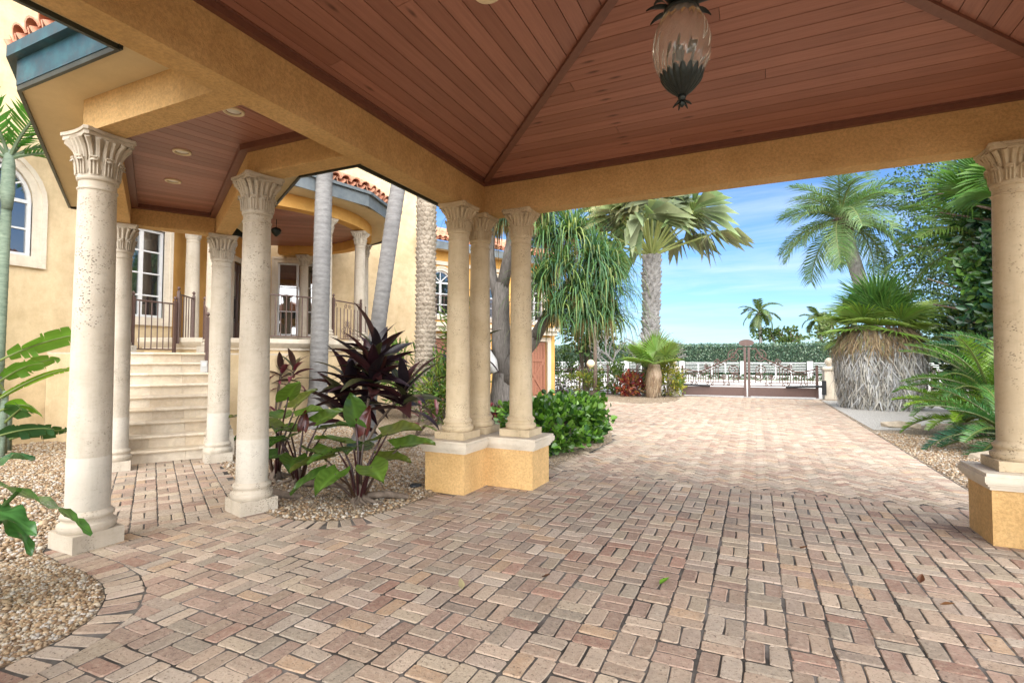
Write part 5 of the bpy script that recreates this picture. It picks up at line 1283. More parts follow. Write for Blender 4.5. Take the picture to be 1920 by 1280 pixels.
PC = [(-4.1, 11.5, 5.7), (-4.6, 11.3, 5.0), (-4.45, 11.2, 4.3), (-3.75, 11.1, 4.35), (-3.3, 11.15, 3.75), (-3.95, 10.95, 3.6), (-3.0, 11.4, 3.6), (-4.4, 11.0, 3.2), (-3.6, 11.0, 3.0), (-3.0, 11.3, 3.1), (-4.05, 10.9, 2.55), (-3.45, 11.05, 2.45), (-3.0, 11.4, 2.5), (-5.95, 11.4, 5.6), (-5.7, 11.6, 5.1), (-5.0, 11.4, 6.4), (-4.7, 11.6, 6.1)]
for i, c in enumerate(PC):
    hair(c, 360 if c[2] < 5 else 420, 1.15 if c[2] < 4.8 else 1.5, GR, seed=40+i, dead=.10 if c[2] < 4.9 else .30, wd=.018, spread=1.15).build('leaf_clump', 'leaf', pp)

# tall fan palm in the drive island
fp = thing('tall_fan_palm', 'tall fan palm with thick grey booted trunk behind the bare frangipani', 'palm tree', (-4.55, 25.0, 0))
scaly_trunk((-4.55, 25.0, -.05), (-4.42, 24.85, 6.5), .30, .36, 34, 6, .40, 16, 1.15, .1).build('trunk', 'bark_pale', fp)
FL = [mesh_of(fan_leaf(1.6, 22, rad(260), 2.7, jit((.33, .37, .19), .18), .08, 1.0, .16, (.42, .46, .17), .07, .55), 'fan_frond', 'leaf') for _ in range(4)]
random.seed(5)
for k in range(24):
    a = k*2.4; e = .34+1.05*(k/24)**.85; place('fan_frond', FL[k % 4], fp, Mx=at((-4.42, 24.85, 6.45), (math.cos(a)*math.cos(e), math.sin(a)*math.cos(e), math.sin(e)), random.uniform(.85, 1.1), random.uniform(-.6, .6)))
# small fan palm with hairy trunk
sf = thing('small_fan_palm', 'small fan palm with shaggy brown stump trunk in front of the yellow shrub', 'palm tree', (-3.80, 21.6, 0))
m = MB(); m.tube([(-3.90, 21.6, -.03), (-3.85, 21.6, .3), (-3.76, 21.6, .9), (-3.74, 21.6, 1.35)], [.20, .26, .30, .20], 18); m.build('trunk', 'bark_fibre', sf, True)
def strips(center_fn, n, L, wd, cols, seed=0, out=.06):
    rs = np.random.default_rng(seed); m = MB(); K = 5; T = np.linspace(0, 1, K); V = []; C = []
    for i in range(n):
        p, nrm = center_fn(rs); tn = np.array((-nrm[1], nrm[0], 0)); l = L*rs.uniform(.6, 1.2); w_ = wd*rs.uniform(.6, 1.3); sw = rs.normal(0, .30)
        c = np.array(cols[rs.integers(0, len(cols))])*rs.uniform(.7, 1.25); lift = out*rs.uniform(.3, 1.4)
        for t in T:
            q = p+nrm*(lift*math.sin(t*2.6))+np.array((0, 0, -l*t))+tn*sw*t*l; V.append(q-tn*w_*(1-.8*t)); V.append(q+tn*w_*(1-.8*t)); C.append(c*(.8+.3*t)); C.append(c*(.8+.3*t))
    F = np.array([(2*i, 2*i+1, 2*i+3, 2*i+2) for i in range(K-1)]); m.add(np.array(V), (F[None]+2*K*np.arange(n)[:, None, None]).reshape(-1, 4), np.array(C)); return m
def c_sf(rs):
    a = rs.uniform(0, 6.283); z = rs.uniform(.25, 1.4); r = np.interp(z, [0, .3, .9, 1.35], [.20, .26, .30, .20]); return np.array((-3.80+r*math.cos(a), 21.6+r*math.sin(a), z)), np.array((math.cos(a), math.sin(a), 0))
strips(c_sf, 900, .35, .012, [(.42, .30, .20), (.55, .43, .31), (.30, .2, .13)], 3, .03).build('trunk_fibre', 'leaf_dry', sf)
FL2 = [mesh_of(fan_leaf(1.0, 34, rad(300), .55, jit((.20, .30, .07), .1), .05, .12, .55), 'fan_frond', 'leaf') for _ in range(2)]
for k, (dx, dy, dz_, ro) in enumerate(((.08, -.12, 1.0, 0), (-.9, -.2, .7, .3), (.8, 0, .75, -.4), (-.5, .5, .9, .2), (.5, .5, 1, 0), (-1, -.5, .25, .1), (1, -.4, .25, 0), (.1, -.2, 1.2, .5))): place('fan_frond', FL2[k % 2], sf, Mx=at((-3.74, 21.6, 1.35), (dx, dy, dz_), random.uniform(.85, 1.1), ro))

# skirted palm
SKX, SKY = 3.55, 19.9
sk = thing('skirted_palm', 'shaggy palm with a wide barrel skirt of dead grey leaves and a green fan crown', 'palm tree', (SKX, SKY, 0))
PROF = [(0, .88), (.35, 1.00), (.9, 1.14), (1.5, 1.24), (2.1, 1.24), (2.45, 1.02)]
MB().lathe([(max(.1, r*.84), z) for z, r in PROF]+[(.1, 2.5)], 32, (SKX, SKY, 0)).build('trunk', 'bark_brown', sk, True)
def c_sk(rs):
    a = rs.uniform(0, 6.283); z = rs.uniform(.30, 2.5); r = np.interp(z, [p[0] for p in PROF], [p[1]*.90 for p in PROF]); return np.array((SKX+r*math.cos(a), SKY+r*math.sin(a), z)), np.array((math.cos(a), math.sin(a), 0))
strips(c_sk, 4600, .66, .026, [(.48, .48, .50), (.58, .57, .57), (.36, .36, .37), (.50, .47, .43), (.24, .22, .20)], 4, .14).build('dead_leaf_skirt', 'leaf_dry', sk)
def c_sk2(rs):
    a = rs.uniform(0, 6.283); z = rs.uniform(2.0, 2.65); r = np.interp(z, [2.0, 2.7], [1.16, .8]); return np.array((SKX+r*math.cos(a), SKY+r*math.sin(a), z)), np.array((math.cos(a), math.sin(a), 0))
strips(c_sk2, 1300, .6, .020, [(.33, .24, .15), (.40, .30, .18), (.24, .17, .11), (.30, .27, .14)], 5, .25).build('dry_leaf_fringe', 'leaf_dry', sk)
random.seed(9)
FL3 = [mesh_of(fan_leaf(1.22, 27, rad(215), .50, c, .25, .14, .48, (.16, .2, .06), .022, .9), 'fan_frond', 'leaf_gloss') for c in ((.075, .17, .045), (.10, .21, .05), (.19, .31, .06), (.25, .36, .08))]
for k in range(30):
    a = k*2.4+.3; f = k/30; e = -.42+1.9*f**.85; d = (math.cos(a)*math.cos(e), math.sin(a)*math.cos(e), math.sin(e)); place('fan_frond', FL3[(k % 2)+(2 if f < .45 else 0)], sk, Mx=at((SKX+.25*d[0], SKY+.25*d[1], 2.45+.45*f), d, random.uniform(.9, 1.08), random.uniform(-.3, .3)))

# queen palm behind
feather_palm('queen_palm', 'tall queen palm with leaning pale trunk and a full feathery crown behind the skirted palm', (5.3, 26.3, -.05), (3.35, 25.4, 7.35), .32, .24, 30, 3.4, (.135, .225, .085), 'bark_pale', n=64, ll=1.0, lw=.046, droop=1.1, elev=(-.6, 1.3), seed=31, hang=1.0, variants=4, mid=(-.1, 0, .3), vee=.7)
q = bpy.data.objects['queen_palm']
m = scaly_trunk((3.46, 25.45, 6.85), (3.33, 25.38, 7.5), .28, .30, 5, 9, .22, 12, 1.3); m.build('leaf_bases', 'bark_brown', q)

# ------------------------------------------------------------------ island shrubs
YG = [(.36, .33, .04), (.30, .30, .05), (.17, .24, .05), (.42, .37, .06)]
shrub('yellow_shrub', 'rounded yellow green shrub beside the thin brown trunk', 'shrub', (-6.95, 22.4), (.85, .7, .62), 900, .15, .42, [(.20, .27, .05), (.28, .30, .05), (.12, .20, .04), (.33, .30, .05)])
shrub('green_shrub', 'rounded fresh green shrub between the thin trunk and the frangipani', 'shrub', (-5.75, 22.6), (.80, .7, .66), 900, .15, .42, [(.12, .22, .04), (.18, .26, .05), (.08, .16, .03)])
shrub('yellow_croton', 'tall golden yellow croton shrub between the stump palm and the gate', 'shrub', (-3.35, 22.35), (.62, .55, .98), 1100, .17, .36, YG+[(.12, .20, .04)])
shrub('green_croton', 'dark green croton with a few yellow leaves behind the stump palm', 'shrub', (-4.15, 22.6), (.45, .45, .80), 600, .17, .36, [(.07, .14, .03), (.16, .21, .04), (.30, .27, .04)])
shrub('red_croton', 'low red and orange croton in front of the frangipani', 'shrub', (-5.0, 21.9), (.78, .5, .46), 620, .22, .34, [(.34, .055, .045), (.42, .12, .06), (.24, .03, .04), (.38, .20, .06), (.16, .05, .05)], 'leaf_gloss', zc=.5)
fr = thing('frangipani_tree', 'bare grey branched frangipani tree between the fan palms', 'tree', (-5.05, 23.0, 0)); m = MB(); random.seed(17)
def branch(p, d, L, r, dep_):
    q = p+d*L; m.tube([tuple(p), tuple((p+q)/2+Vector((random.uniform(-.04, .04), random.uniform(-.04, .04), .02))), tuple(q)], [r, r*.88, r*.78], 7 if dep_ > 2 else 5)
    if dep_ == 0: return
    for k in range(3 if random.random() < .55 else 2):
        a = random.uniform(0, 6.28); nd = (d+Vector((math.cos(a), math.sin(a), random.uniform(-.15, .55)))*.75).normalized(); branch(q, nd, L*random.uniform(.66, .92), r*.70, dep_-1)
branch(Vector((-4.95, 22.9, -.03)), Vector((.25, 0, 1)).normalized(), .72, .10, 6); branch(Vector((-4.95, 22.9, .3)), Vector((-.75, -.1, .75)).normalized(), .78, .085, 5); branch(Vector((-4.85, 22.9, .5)), Vector((.8, -.1, .7)).normalized(), .78, .08, 5)
m.build('branches', 'bark_pale', fr)
foliage(30, (-5.4, 22.9, 1.9), (.9, .5, .5), .16, .4, [(.2, .28, .05)]).build('young_leaves', 'leaf', fr)
tp = thing('thin_trunk_palm', 'thin bare brown palm trunk rising from the gravel beside the yellow shrub', 'palm tree', (-6.35, 21.9, 0))
MB().tube([(-6.35, 21.9, -.02), (-6.33, 21.9, 1.2), (-6.36, 21.9, 2.6), (-6.30, 21.9, 6.0)], [.10, .085, .08, .06], 10).build('trunk', 'bark_brown', tp, True)
MB().lathe([(.34, -.02), (.30, .07), (.18, .14), (.09, .20)], 14, (-6.35, 21.9, 0)).build('root_mound', 'dirt_and_shade', tp, True)
FMt = mesh_of(pinnate(1.5, 26, .4, .04, .8, (.11, .16, .06), .5), 'frond', 'leaf')
for k in range(12): a = k*2.4; e = -.5+1.5*k/12; place('frond', FMt, tp, Mx=at((-6.3, 21.9, 6.0), (math.cos(a)*math.cos(e), math.sin(a)*math.cos(e), math.sin(e))))
gl = local_thing('hanging_globe', 'round cream globe hanging from the foliage in front of the iron fence', 'globe', (-6.15, 20.6, 1.37))
MB().lathe([(.004, -.17), (.09, -.14), (.155, -.06), (.17, 0), (.155, .06), (.09, .14), (.02, .17)], 20).build('globe', 'light_trim', gl, True); MB().tube([(0, 0, .16), (.01, 0, 1.15)], .008, 5).build('cord', 'iron_black', gl)
small_tree('small leafy green tree behind the ponytail palm and the iron fence', (-7.6, 24.5), (-7.4, 24.4, 3.6), (1.5, 1.3, 2.2), 2200, [(.10, .17, .05), (.15, .21, .06), (.07, .12, .04)], .26, .55, name='leafy_tree')
shrub('vine_shrub', 'dense dark green vine clump at the end of the garage wing', 'shrub', (-8.2, 22.6), (.8, .7, 1.0), 1200, .16, .4, [(.06, .11, .03), (.10, .16, .04), (.04, .08, .03)])
for x, y, l, tlt in ((-6.75, 20.6, 'thin black path light standing by the yellow shrub', 0),):
    t = local_thing('path_light', l, 'path light', (x, y, 0)); MB().tube([(0, 0, -.05), (0, 0, .50)], .015, 6).build('stake', 'iron_black', t); MB().lathe([(.05, .50), (.045, .53), (.0, .55)], 12).build('hood', 'iron_black', t)
t = local_thing('ground_spotlight', 'small dark ground spotlight in the pebbles beside the column pedestal', 'light', (-3.66, 5.05, 0), rad(20)); MB().lathe([(.05, 0), (.055, .03), (.03, .05)], 14).build('housing', 'iron_black', t, True); MB().box((.05, 0, .035), (.07, .05, .03)).build('hood', 'iron_black', t)

# ------------------------------------------------------------------ planting beside the house
random.seed(50)
def arranged(t, mes, centre, n, e0, e1, s0=.8, s1=1.15, name='leaf', lift=0.0, roll=.5, az=(0, 6.283)):
    for k in range(n):
        a = az[0]+(az[1]-az[0])*((k*.618034) % 1)+random.uniform(-.2, .2); f = (k+.5)/n; e = e0+(e1-e0)*f**.8+random.uniform(-.15, .15); d = (math.cos(a)*math.cos(e), math.sin(a)*math.cos(e), math.sin(e))
        place(name, mes[k % len(mes)], t, Mx=at((centre[0], centre[1], centre[2]+lift*f), d, random.uniform(s0, s1), random.uniform(-roll, roll)))
def ti_plant(label, base, stems, L, W, cols, n, mat='leaf_dark', grp=None):
    t = thing('ti_plant', label, 'plant', (*base, 0), grp)
    mes = [mesh_of(leaf_blade(L*random.uniform(.85, 1.1), W, 8, .35, random.uniform(.35, .9), c, .72, .05), 'leaf', mat, True) for c in cols]
    for (dx, dy, h, k) in stems:
        b = (base[0], base[1], -.02); tp_ = (base[0]+dx, base[1]+dy, h)
        MB().tube([b, (base[0]+dx*.4, base[1]+dy*.4, h*.5), tp_], [.028, .024, .02], 8).build('stem', 'bark_brown', t)
        arranged(t, mes, (tp_[0], tp_[1], tp_[2]-.28), k, -.15, 1.35, .75, 1.15, lift=.36)
    return t
DK = [(.026, .009, .013), (.036, .011, .014), (.020, .010, .015), (.050, .016, .016), (.018, .012, .017), (.05, .05, .02)]
ti_plant('large burgundy black ti plant with long arching leaves behind the elephant ears', (-5.95, 6.75), [(.25, -.05, 1.25, 30), (-.35, .1, 1.05, 24), (.05, .25, 1.5, 20), (-.45, .05, .66, 12), (.75, .1, .95, 18)], .92, .118, DK, 20)
ti_plant('bushy reddish ti plant against the porch wall beside the pale palm trunk', (-9.25, 7.75), [(.1, .1, 1.25, 14), (-.35, .1, 1.0, 12), (.42, .15, 1.28, 12), (-.1, -.15, .80, 9), (-.55, .3, 1.15, 10)], .52, .06, [(.10, .025, .035), (.06, .03, .025), (.08, .07, .03), (.15, .03, .05), (.05, .05, .025)], 12)
ti_plant('tall dark ti plant with few upright leaves behind the column pedestal', (-6.05, 10.2), [(.15, 0, 1.9, 12), (-.1, .1, 1.3, 8)], .95, .085, DK, 10)
ti_plant('small striped ti plant with pink edged leaves beside the leaning palm', (-6.15, 8.55), [(.1, 0, .45, 10), (.35, .2, .35, 8)], .50, .04, [(.10, .12, .03), (.16, .04, .05), (.06, .08, .03)], 8)
shrub('green_shrub', 'leafy yellow green shrub beside the date palm trunk', 'shrub', (-6.75, 10.55), (.62, .6, .78), 1500, .17, .30, [(.09, .17, .03), (.14, .22, .035), (.22, .26, .04), (.05, .11, .025)], 'leaf_gloss')
shrub('fern_clump', 'bright feathery green clump at the foot of the date palm', 'plant', (-8.3, 11.0), (.6, .6, .95), 900, .30, .14, [(.10, .20, .03), (.15, .25, .04)], zc=1.1)
shrub('oleander', 'tall light green narrow leaved shrub in front of the garage balcony', 'shrub', (-7.6, 13.0), (.6, .6, 1.55), 900, .28, .16, [(.16, .26, .05), (.22, .30, .07), (.10, .19, .04)], zc=1.8)
shrub('red_groundcover', 'low dark red and green plant at the foot of the ponytail palm', 'plant', (-4.6, 9.6), (.6, .6, .32), 700, .13, .35, [(.14, .02, .03), (.05, .04, .02), (.25, .03, .04), (.05, .09, .03)], zc=.3)
sh = thing('leafy_mound', 'glossy bright green leafy mound at the drive edge behind the column pedestal', 'shrub', (-3.25, 8.85, 0))
twigs((-3.25, 8.85, -.02), (-3.25, 8.85, .4), (.75, 1.2, .5), 14, .012, 'bark_brown', sh)
for c, r, n in (((-3.15, 8.2, .37), (.56, .65, .40), 1700), ((-3.2, 9.3, .38), (.64, .75, .43), 1700), ((-3.55, 8.7, .42), (.58, .8, .42), 1000)):
    foliage(n, c, r, .125, .78, [(.085, .20, .025), (.12, .26, .03), (.055, .14, .02), (.16, .30, .045), (.03, .08, .02)], zmin=.02, shell=.75).build('foliage', 'leaf_gloss', sh)
MB().lathe([(.45, .0), (.40, .25), (.25, .42), (.01, .48)], 20, (-3.3, 8.75, 0)).build('inner_shade', 'dirt_and_shade', sh, True)  # dark core added inside the mound, its colour stands for shade among the leaves

# elephant ears: each leaf a blade with its own stalk
def heart(L, W, col, under, wave=.05, cup=.22):
    V = []; F = []; C = []; n = 12; J = 8
    for i in range(n+1):
        t = i/n; wv = W*(math.sin(math.pi*min(1, (t*.92+.08))**.62))**.9 if i < n else 0.0
        x = L*(t-.16); back = .20*L*max(0, 1-t/.22)
        for j in range(J+1):
            s = -1+2*j/J; z = cup*W*abs(s)**1.5-.30*L*max(0, t-.45)**1.6*1.2+wave*W*math.sin(t*14+s*2)*abs(s)-.02*W*(1-abs(s)); V.append((x-back*abs(s)**1.2*.9+(.02*L if abs(s) < .1 and i == 0 else 0), s*wv, z))
            k = 1.5 if abs(s) < .1 else (1.0+.22*math.cos(t*38+abs(s)*5)); C.append(tuple(c*k for c in col))
    for i in range(n):
        for j in range(J): q = i*(J+1)+j; F.append((q, q+1, q+J+2, q+J+1))
    return np.array(V), np.array(F), np.array(C)
EL = [mesh_of(heart(.41, .165, c, None), 'leaf_blade', 'leaf_gloss', True) for c in ((.055, .115, .02), (.075, .14, .022), (.10, .17, .025), (.045, .085, .022), (.09, .11, .02))]
EL_RED = mesh_of(heart(.32, .085, (.085, .02, .016), None, .02, .5), 'leaf_blade', 'leaf_gloss', True)
def elephant(label, base, spec, s=1.0):
    t = thing('elephant_ear', label, 'plant', (*base, 0), 'elephant ear plants in the pebble bed')
    for i, (az, reach, h, pitch, sc) in enumerate(spec):
        a = rad(az); d = np.array((math.cos(a), math.sin(a))); tip = np.array((base[0]+d[0]*reach*s*.82, base[1]+d[1]*reach*s*.82, h*s*.95))
        p0 = np.array((base[0]+d[0]*.03, base[1]+d[1]*.03, .02)); mid = (p0+tip)/2+np.array((-d[0]*.04, -d[1]*.04, .06*h)); c = (.042, .012, .013) if i % 3 else (.05, .025, .014)
        st_ = MB().tube([tuple(p0), tuple(p0*.65+mid*.35+np.array((0, 0, .01))), tuple(mid), tuple(mid*.4+tip*.6), tuple(tip)], [.017, .015, .012, .010, .008], 8, c).build('leaf_stalk', 'leaf_dark', t, True)
        dirv = (d[0]*math.cos(rad(pitch)), d[1]*math.cos(rad(pitch)), math.sin(rad(pitch)))
        b = place('leaf_blade', EL_RED if sc < 0 else EL[(i*2+len(label)) % 5], t, Mx=at(tuple(tip), dirv, abs(sc)*s*1.0, random.uniform(-.35, .35)))
    m = MB()
    for k in range(9):
        a = random.uniform(0, 6.28); l = random.uniform(.12, .35); m.tube([(base[0], base[1], .10), (base[0]+.5*l*math.cos(a), base[1]+.5*l*math.sin(a), .05), (base[0]+l*math.cos(a+.3), base[1]+l*math.sin(a+.3), .0)], [.022, .014, .006], 6)
    m.lathe([(.10, -.02), (.075, .06), (.045, .16), (.02, .20)], 10, (*base, 0)); m.build('root_crown', 'bark_brown', t, True)
elephant('elephant ear with wide olive leaves nearest the column pedestal, one red leaf unfurling', (-3.78, 4.25), [(35, .52, .62, 8, 1.05), (10, .40, .78, 15, 1.1), (60, .28, .70, 20, .95), (100, .14, .80, 72, -1.0), (150, .16, .92, 60, .95), (185, .30, .66, 10, 1.0), (215, .42, .50, -12, 1.05), (255, .30, .60, -5, 1.0), (300, .34, .66, 5, .95), (225, .50, .34, -28, .9), (330, .45, .46, -10, .95), (20, .30, .50, 0, .9), (275, .46, .40, -20, .9), (130, .35, .55, 10, .9)])
elephant('middle elephant ear of the three, rooted beside the thick surface root', (-4.98, 4.55), [(20, .42, .72, 12, 1.0), (60, .30, .80, 25, .95), (110, .12, .72, 75, -.8), (160, .34, .66, 10, 1.0), (230, .26, .56, -5, .95), (290, .36, .64, 0, 1.05), (340, .52, .50, -8, .95), (200, .42, .74, 20, .9), (310, .48, .40, -12, .9), (260, .40, .42, -10, .9), (0, .35, .45, 0, .85)])
elephant('elephant ear half hidden behind the walk column', (-5.45, 4.62), [(10, .40, .86, 18, 1.0), (70, .30, .98, 40, .95), (130, .30, .80, 15, .9), (270, .30, .66, 0, 1.0), (320, .42, .72, 5, 1.0), (350, .30, 1.1, 45, .9), (200, .4, .8, 10, .9)])
for pts, r, lab in (([(-5.6, 4.3, .03), (-5.2, 4.05, .07), (-4.75, 3.98, .06), (-4.45, 4.12, .02)], [.035, .055, .06, .03], 'long thick brown root lying on the pebbles beside the walk column'), ([(-4.85, 4.5, .05), (-4.5, 4.55, .07), (-4.2, 4.65, .02)], [.04, .035, .02], 'short brown root on the pebbles between two elephant ears'), ([(-3.85, 4.3, .05), (-3.62, 4.5, .06), (-3.42, 4.62, .02)], [.035, .04, .025], 'short brown root on the pebbles pointing at the pedestal')):
    tag(MB().tube(pts, r, 8).build('surface_root', 'bark_brown', None, True), lab, 'root', 'surface roots in the pebble bed')
lt = MB(); n = 500
for k in range(n):
    x, y = random.gauss(-4.5, .55), random.gauss(4.15, .22)
    if x > -3.5: continue
    a = random.uniform(0, 6.28); l = random.uniform(.02, .06); lt.tube([(x, y, .018), (x+l*math.cos(a), y+l*math.sin(a), .03+random.uniform(-.006, .01))], [.004, .0015], 4, (.05, .03, .02))
structure(tag(lt.build('plant_litter', 'bark_brown'), 'dark bark and twig litter scattered below the elephant ears', 'litter'), 'stuff')

# banana plants by the left wall
def banana_leaf(L, W, col, droop, tears=9, seed=0):
    rs = np.random.default_rng(seed); V = []; F = []; C = []; n = 30; off = 0
    def rach(t): return np.array((L*(t-.20*droop*t*t), 0, L*(.10*t-droop*.62*t*t)))
    for sd in (-1, 1):
        cuts = set(rs.integers(3, n-1, tears).tolist()); prev = None; dz = 0
        for i in range(n+1):
            t = i/n; wv = W*math.sin(math.pi*min(1, .08+.92*t))**.5 if i < n else .01; p = rach(t)
            if i in cuts and prev is not None:
                old = [p+np.array((.10*wv*s-(.012*L if s == 1 else 0), sd*wv*s, (.22*wv*s-.20*wv*s*s)+dz*W*s*s)) for s in (0, .5, 1)]; io = [off, off+1, off+2]; V += old; C += [tuple(c*k for c in col) for k in (1.3, 1, .95)]; off += 3
                F += [(prev[0], io[0], io[1], prev[1]), (prev[1], io[1], io[2], prev[2])]; prev = None; dz = rs.uniform(-.5, .05); wv *= rs.uniform(.88, 1)
            row = [p+np.array((.10*wv*s, sd*wv*s, (.22*wv*s-.20*wv*s*s)+dz*W*s*s)) for s in (0, .5, 1)]
            idx = [off, off+1, off+2]; V += row; C += [tuple(c*k for c in col) for k in (1.3, 1, .95)]; off += 3
            if prev is not None: F += [(prev[0], idx[0], idx[1], prev[1]), (prev[1], idx[1], idx[2], prev[2])]
            prev = idx
    b = MB(); b.tube([tuple(rach(t)+np.array((0, 0, -.006))) for t in np.linspace(-.25, 1, 12)], [.018*(1-.8*t)+.002 for t in np.linspace(0, 1, 12)], 6, (.22, .28, .09))
    V += b.v[0].tolist(); F += [tuple(off+i for i in f) for blk in b.f for f in blk.tolist()]; C += [(.22, .28, .09)]*len(b.v[0]); return np.array(V), F, np.array(C)
bn = thing('banana_plant', 'banana plant with torn bright green leaves against the cream wall', 'plant', (-10.75, 3.95, 0))
for (dx, dy, h, r) in ((0, 0, 1.0, .07), (-.35, .2, .8, .06), (.3, -.1, .45, .04)): MB().tube([(-10.75+dx, 3.95+dy, -.02), (-10.75+dx, 3.95+dy, h*.5), (-10.72+dx, 3.97+dy, h)], [r, r*.85, r*.5], 10).build('stem', 'bark_green', bn, True)
for i, (p, d, L, W, dr, c) in enumerate((((-10.72, 3.98, 1.55), (.15, .95, .55), 1.45, .17, .62, (.13, .28, .035)), ((-10.75, 3.95, 1.2), (.6, .5, .6), .75, .14, .75, (.11, .24, .03)), ((-11.0, 4.1, 1.3), (.1, .8, .35), .7, .13, .35, (.13, .26, .04)), ((-10.7, 3.9, .9), (.5, .8, .75), 1.35, .05, .85, (.20, .34, .03)), ((-10.5, 3.9, .75), (.5, .6, .3), .6, .13, 1.3, (.16, .32, .03)), ((-10.6, 4.0, .6), (.8, .1, .5), .7, .16, .8, (.05, .13, .03)), ((-10.7, 3.8, 1.1), (.5, -.8, .6), 1.2, .18, .7, (.12, .25, .03)), ((-10.9, 3.9, 1.2), (-.2, -.6, .9), 1.3, .18, .6, (.12, .25, .03)), ((-10.4, 3.8, .35), (.5, .8, .25), .7, .16, .5, (.03, .09, .03)), ((-10.5, 4.1, .3), (.2, .9, .15), .6, .14, .4, (.04, .10, .03)))):
    place('leaf', mesh_of(banana_leaf(L, W*1.1, c, dr, 6, i), 'leaf', 'leaf', True), bn, Mx=at(p, d, 1.0, (-1.05 if i in (0, 2, 3) else -.8)))
# philodendron at the left edge of the foreground
ph = thing('philodendron', 'philodendron with large wavy green leaves leaning over the pebble bed', 'plant', (-4.32, 1.25, 0))
PL = [mesh_of(heart(.62, .155, c, None, .22, .05), 'leaf_blade', 'leaf_gloss', True) for c in ((.07, .19, .05), (.05, .15, .055), (.10, .24, .05))]
for i, (tip, d, s) in enumerate((((-4.22, 1.50, .60), (.80, .28, -.22), .70), ((-4.18, 1.36, .44), (.85, .12, -.80), .62), ((-4.25, 1.65, .66), (.4, .6, -.45), .95), ((-4.25, 1.60, .52), (.5, .35, -.75), .55), ((-4.5, 1.4, .8), (-.2, .6, .1), 1.0), ((-4.4, .95, .75), (.3, -.7, -.1), 1.0), ((-4.6, 1.1, .7), (-.8, -.1, 0), 1.0))):
    MB().tube([(-4.32, 1.25, .02), ((tip[0]-4.32)/2, (tip[1]+1.25)/2, tip[2]*.65), tip], [.022, .017, .012], 8, (.10, .17, .05)).build('leaf_stalk', 'leaf', ph, True); place('leaf_blade', PL[i % 3], ph, Mx=at(tip, d, s, random.uniform(-.3, .3)))
MB().lathe([(.09, -.02), (.07, .10), (.03, .22)], 10, (-4.32, 1.25, 0)).build('stem', 'bark_brown', ph, True)

# ------------------------------------------------------------------ right-hand planting
def sago(label, loc, L, n, col, h=.35, seed=0, elev=(-.15, 1.15)):
    random.seed(seed); t = thing('sago_palm', label, 'cycad', (*loc, 0), 'sago palms beside the drive')
    scaly_trunk((*loc, -.03), (loc[0], loc[1], h), .20, .17, 4, 8, .10).build('trunk', 'bark_brown', t)
    mes = [mesh_of(pinnate(L*random.uniform(.9, 1.1), 50, .22*L**.5, .024, random.uniform(.55, .95), jit(c, .1), .05, .10, .55, (.14, .17, .05)), 'frond', 'leaf_gloss') for c in col]
    arranged(t, mes, (loc[0], loc[1], h), n, elev[0], elev[1], .85, 1.1, 'frond', .08, .25); return t
sago('large sago palm with broad green fronds between the skirted palm and the right column', (4.2, 13.4), 1.85, 34, [(.07, .17, .03), (.10, .21, .035), (.05, .13, .035), (.16, .27, .03)], .75, 61)
sago('sago palm with yellow green young fronds in front of the skirted palm', (3.7, 13.0), 1.25, 22, [(.20, .32, .03), (.14, .25, .03), (.10, .19, .03)], .30, 62, (.1, 1.1))
sago('low blue green sago palm drooping over the pebbles near the right pedestal', (3.7, 11.1), 1.35, 26, [(.04, .115, .06), (.05, .13, .05), (.07, .15, .04)], .25, 63, (-.25, .9))
sago('blue green sago palm rising tall behind the other sago palms', (5.2, 14.8), 1.9, 20, [(.045, .12, .075), (.06, .14, .07), (.08, .18, .05)], 1.25, 64)
def rock(x, y, s, label, seed):
    rs = np.random.default_rng(seed); V = ICO_V*(1+rs.normal(0, .14, (12, 1)))*np.array(s)+np.array((x, y, s[2]*.25)); m = MB(); m.add(V, ICO_F); tag(m.build('rock', 'rock'), label, 'rock', 'flat rocks in the gravel')
rock(2.95, 14.4, (.42, .22, .12), 'flat tan rock lying on the gravel before the skirted palm', 1); rock(3.25, 10.3, (.34, .20, .10), 'flat tan rock half under the low sago fronds', 2)
bt = thing('broadleaf_tree', 'dense glossy dark green broadleaf tree rising behind the right column', 'tree', (6.7, 16.6, 0))
m = MB(); m.tube([(6.7, 16.6, -.05), (6.6, 16.6, 2.0), (6.3, 16.8, 4.0), (6.1, 17, 6.5)], [.22, .18, .14, .06], 10)
for k in range(16): a = random.uniform(0, 6.28); z = random.uniform(1.5, 5.5); m.tube([(6.5, 16.7, z), (6.4+.8*math.cos(a), 16.8+.8*math.sin(a), z+.5), (6.2+1.9*math.cos(a), 17+1.9*math.sin(a), z+.9)], [.06, .045, .015], 6)
m.build('trunk', 'bark_brown', bt, True)
for c, r, n, cols in (((6.3, 16.4, 3.2), (1.3, 1.5, 1.7), 2300, [(.03, .085, .04), (.05, .12, .045), (.025, .07, .05)]), ((6.2, 16.8, 5.6), (1.5, 1.5, 1.9), 2600, [(.03, .09, .045), (.05, .13, .05), (.08, .18, .05)]), ((5.5, 16.6, 3.9), (.8, .9, .9), 700, [(.12, .24, .04), (.08, .18, .04), (.05, .13, .04)]), ((5.6, 15.9, 2.3), (.7, .8, .7), 700, [(.14, .26, .045), (.09, .19, .04), (.05, .12, .04)]), ((7.6, 16.2, 4.4), (1.3, 1.4, 3.2), 1500, [(.03, .085, .04), (.05, .12, .045)])):
    foliage(int(n*1.6), c, r, .24, .5, cols, shell=.45).build('crown', 'leaf_gloss', bt)
ot = thing('fine_leaved_tree', 'airy fine leaved tree showing sky between the queen palm and the broadleaf tree', 'tree', (8.2, 25.5, 0))
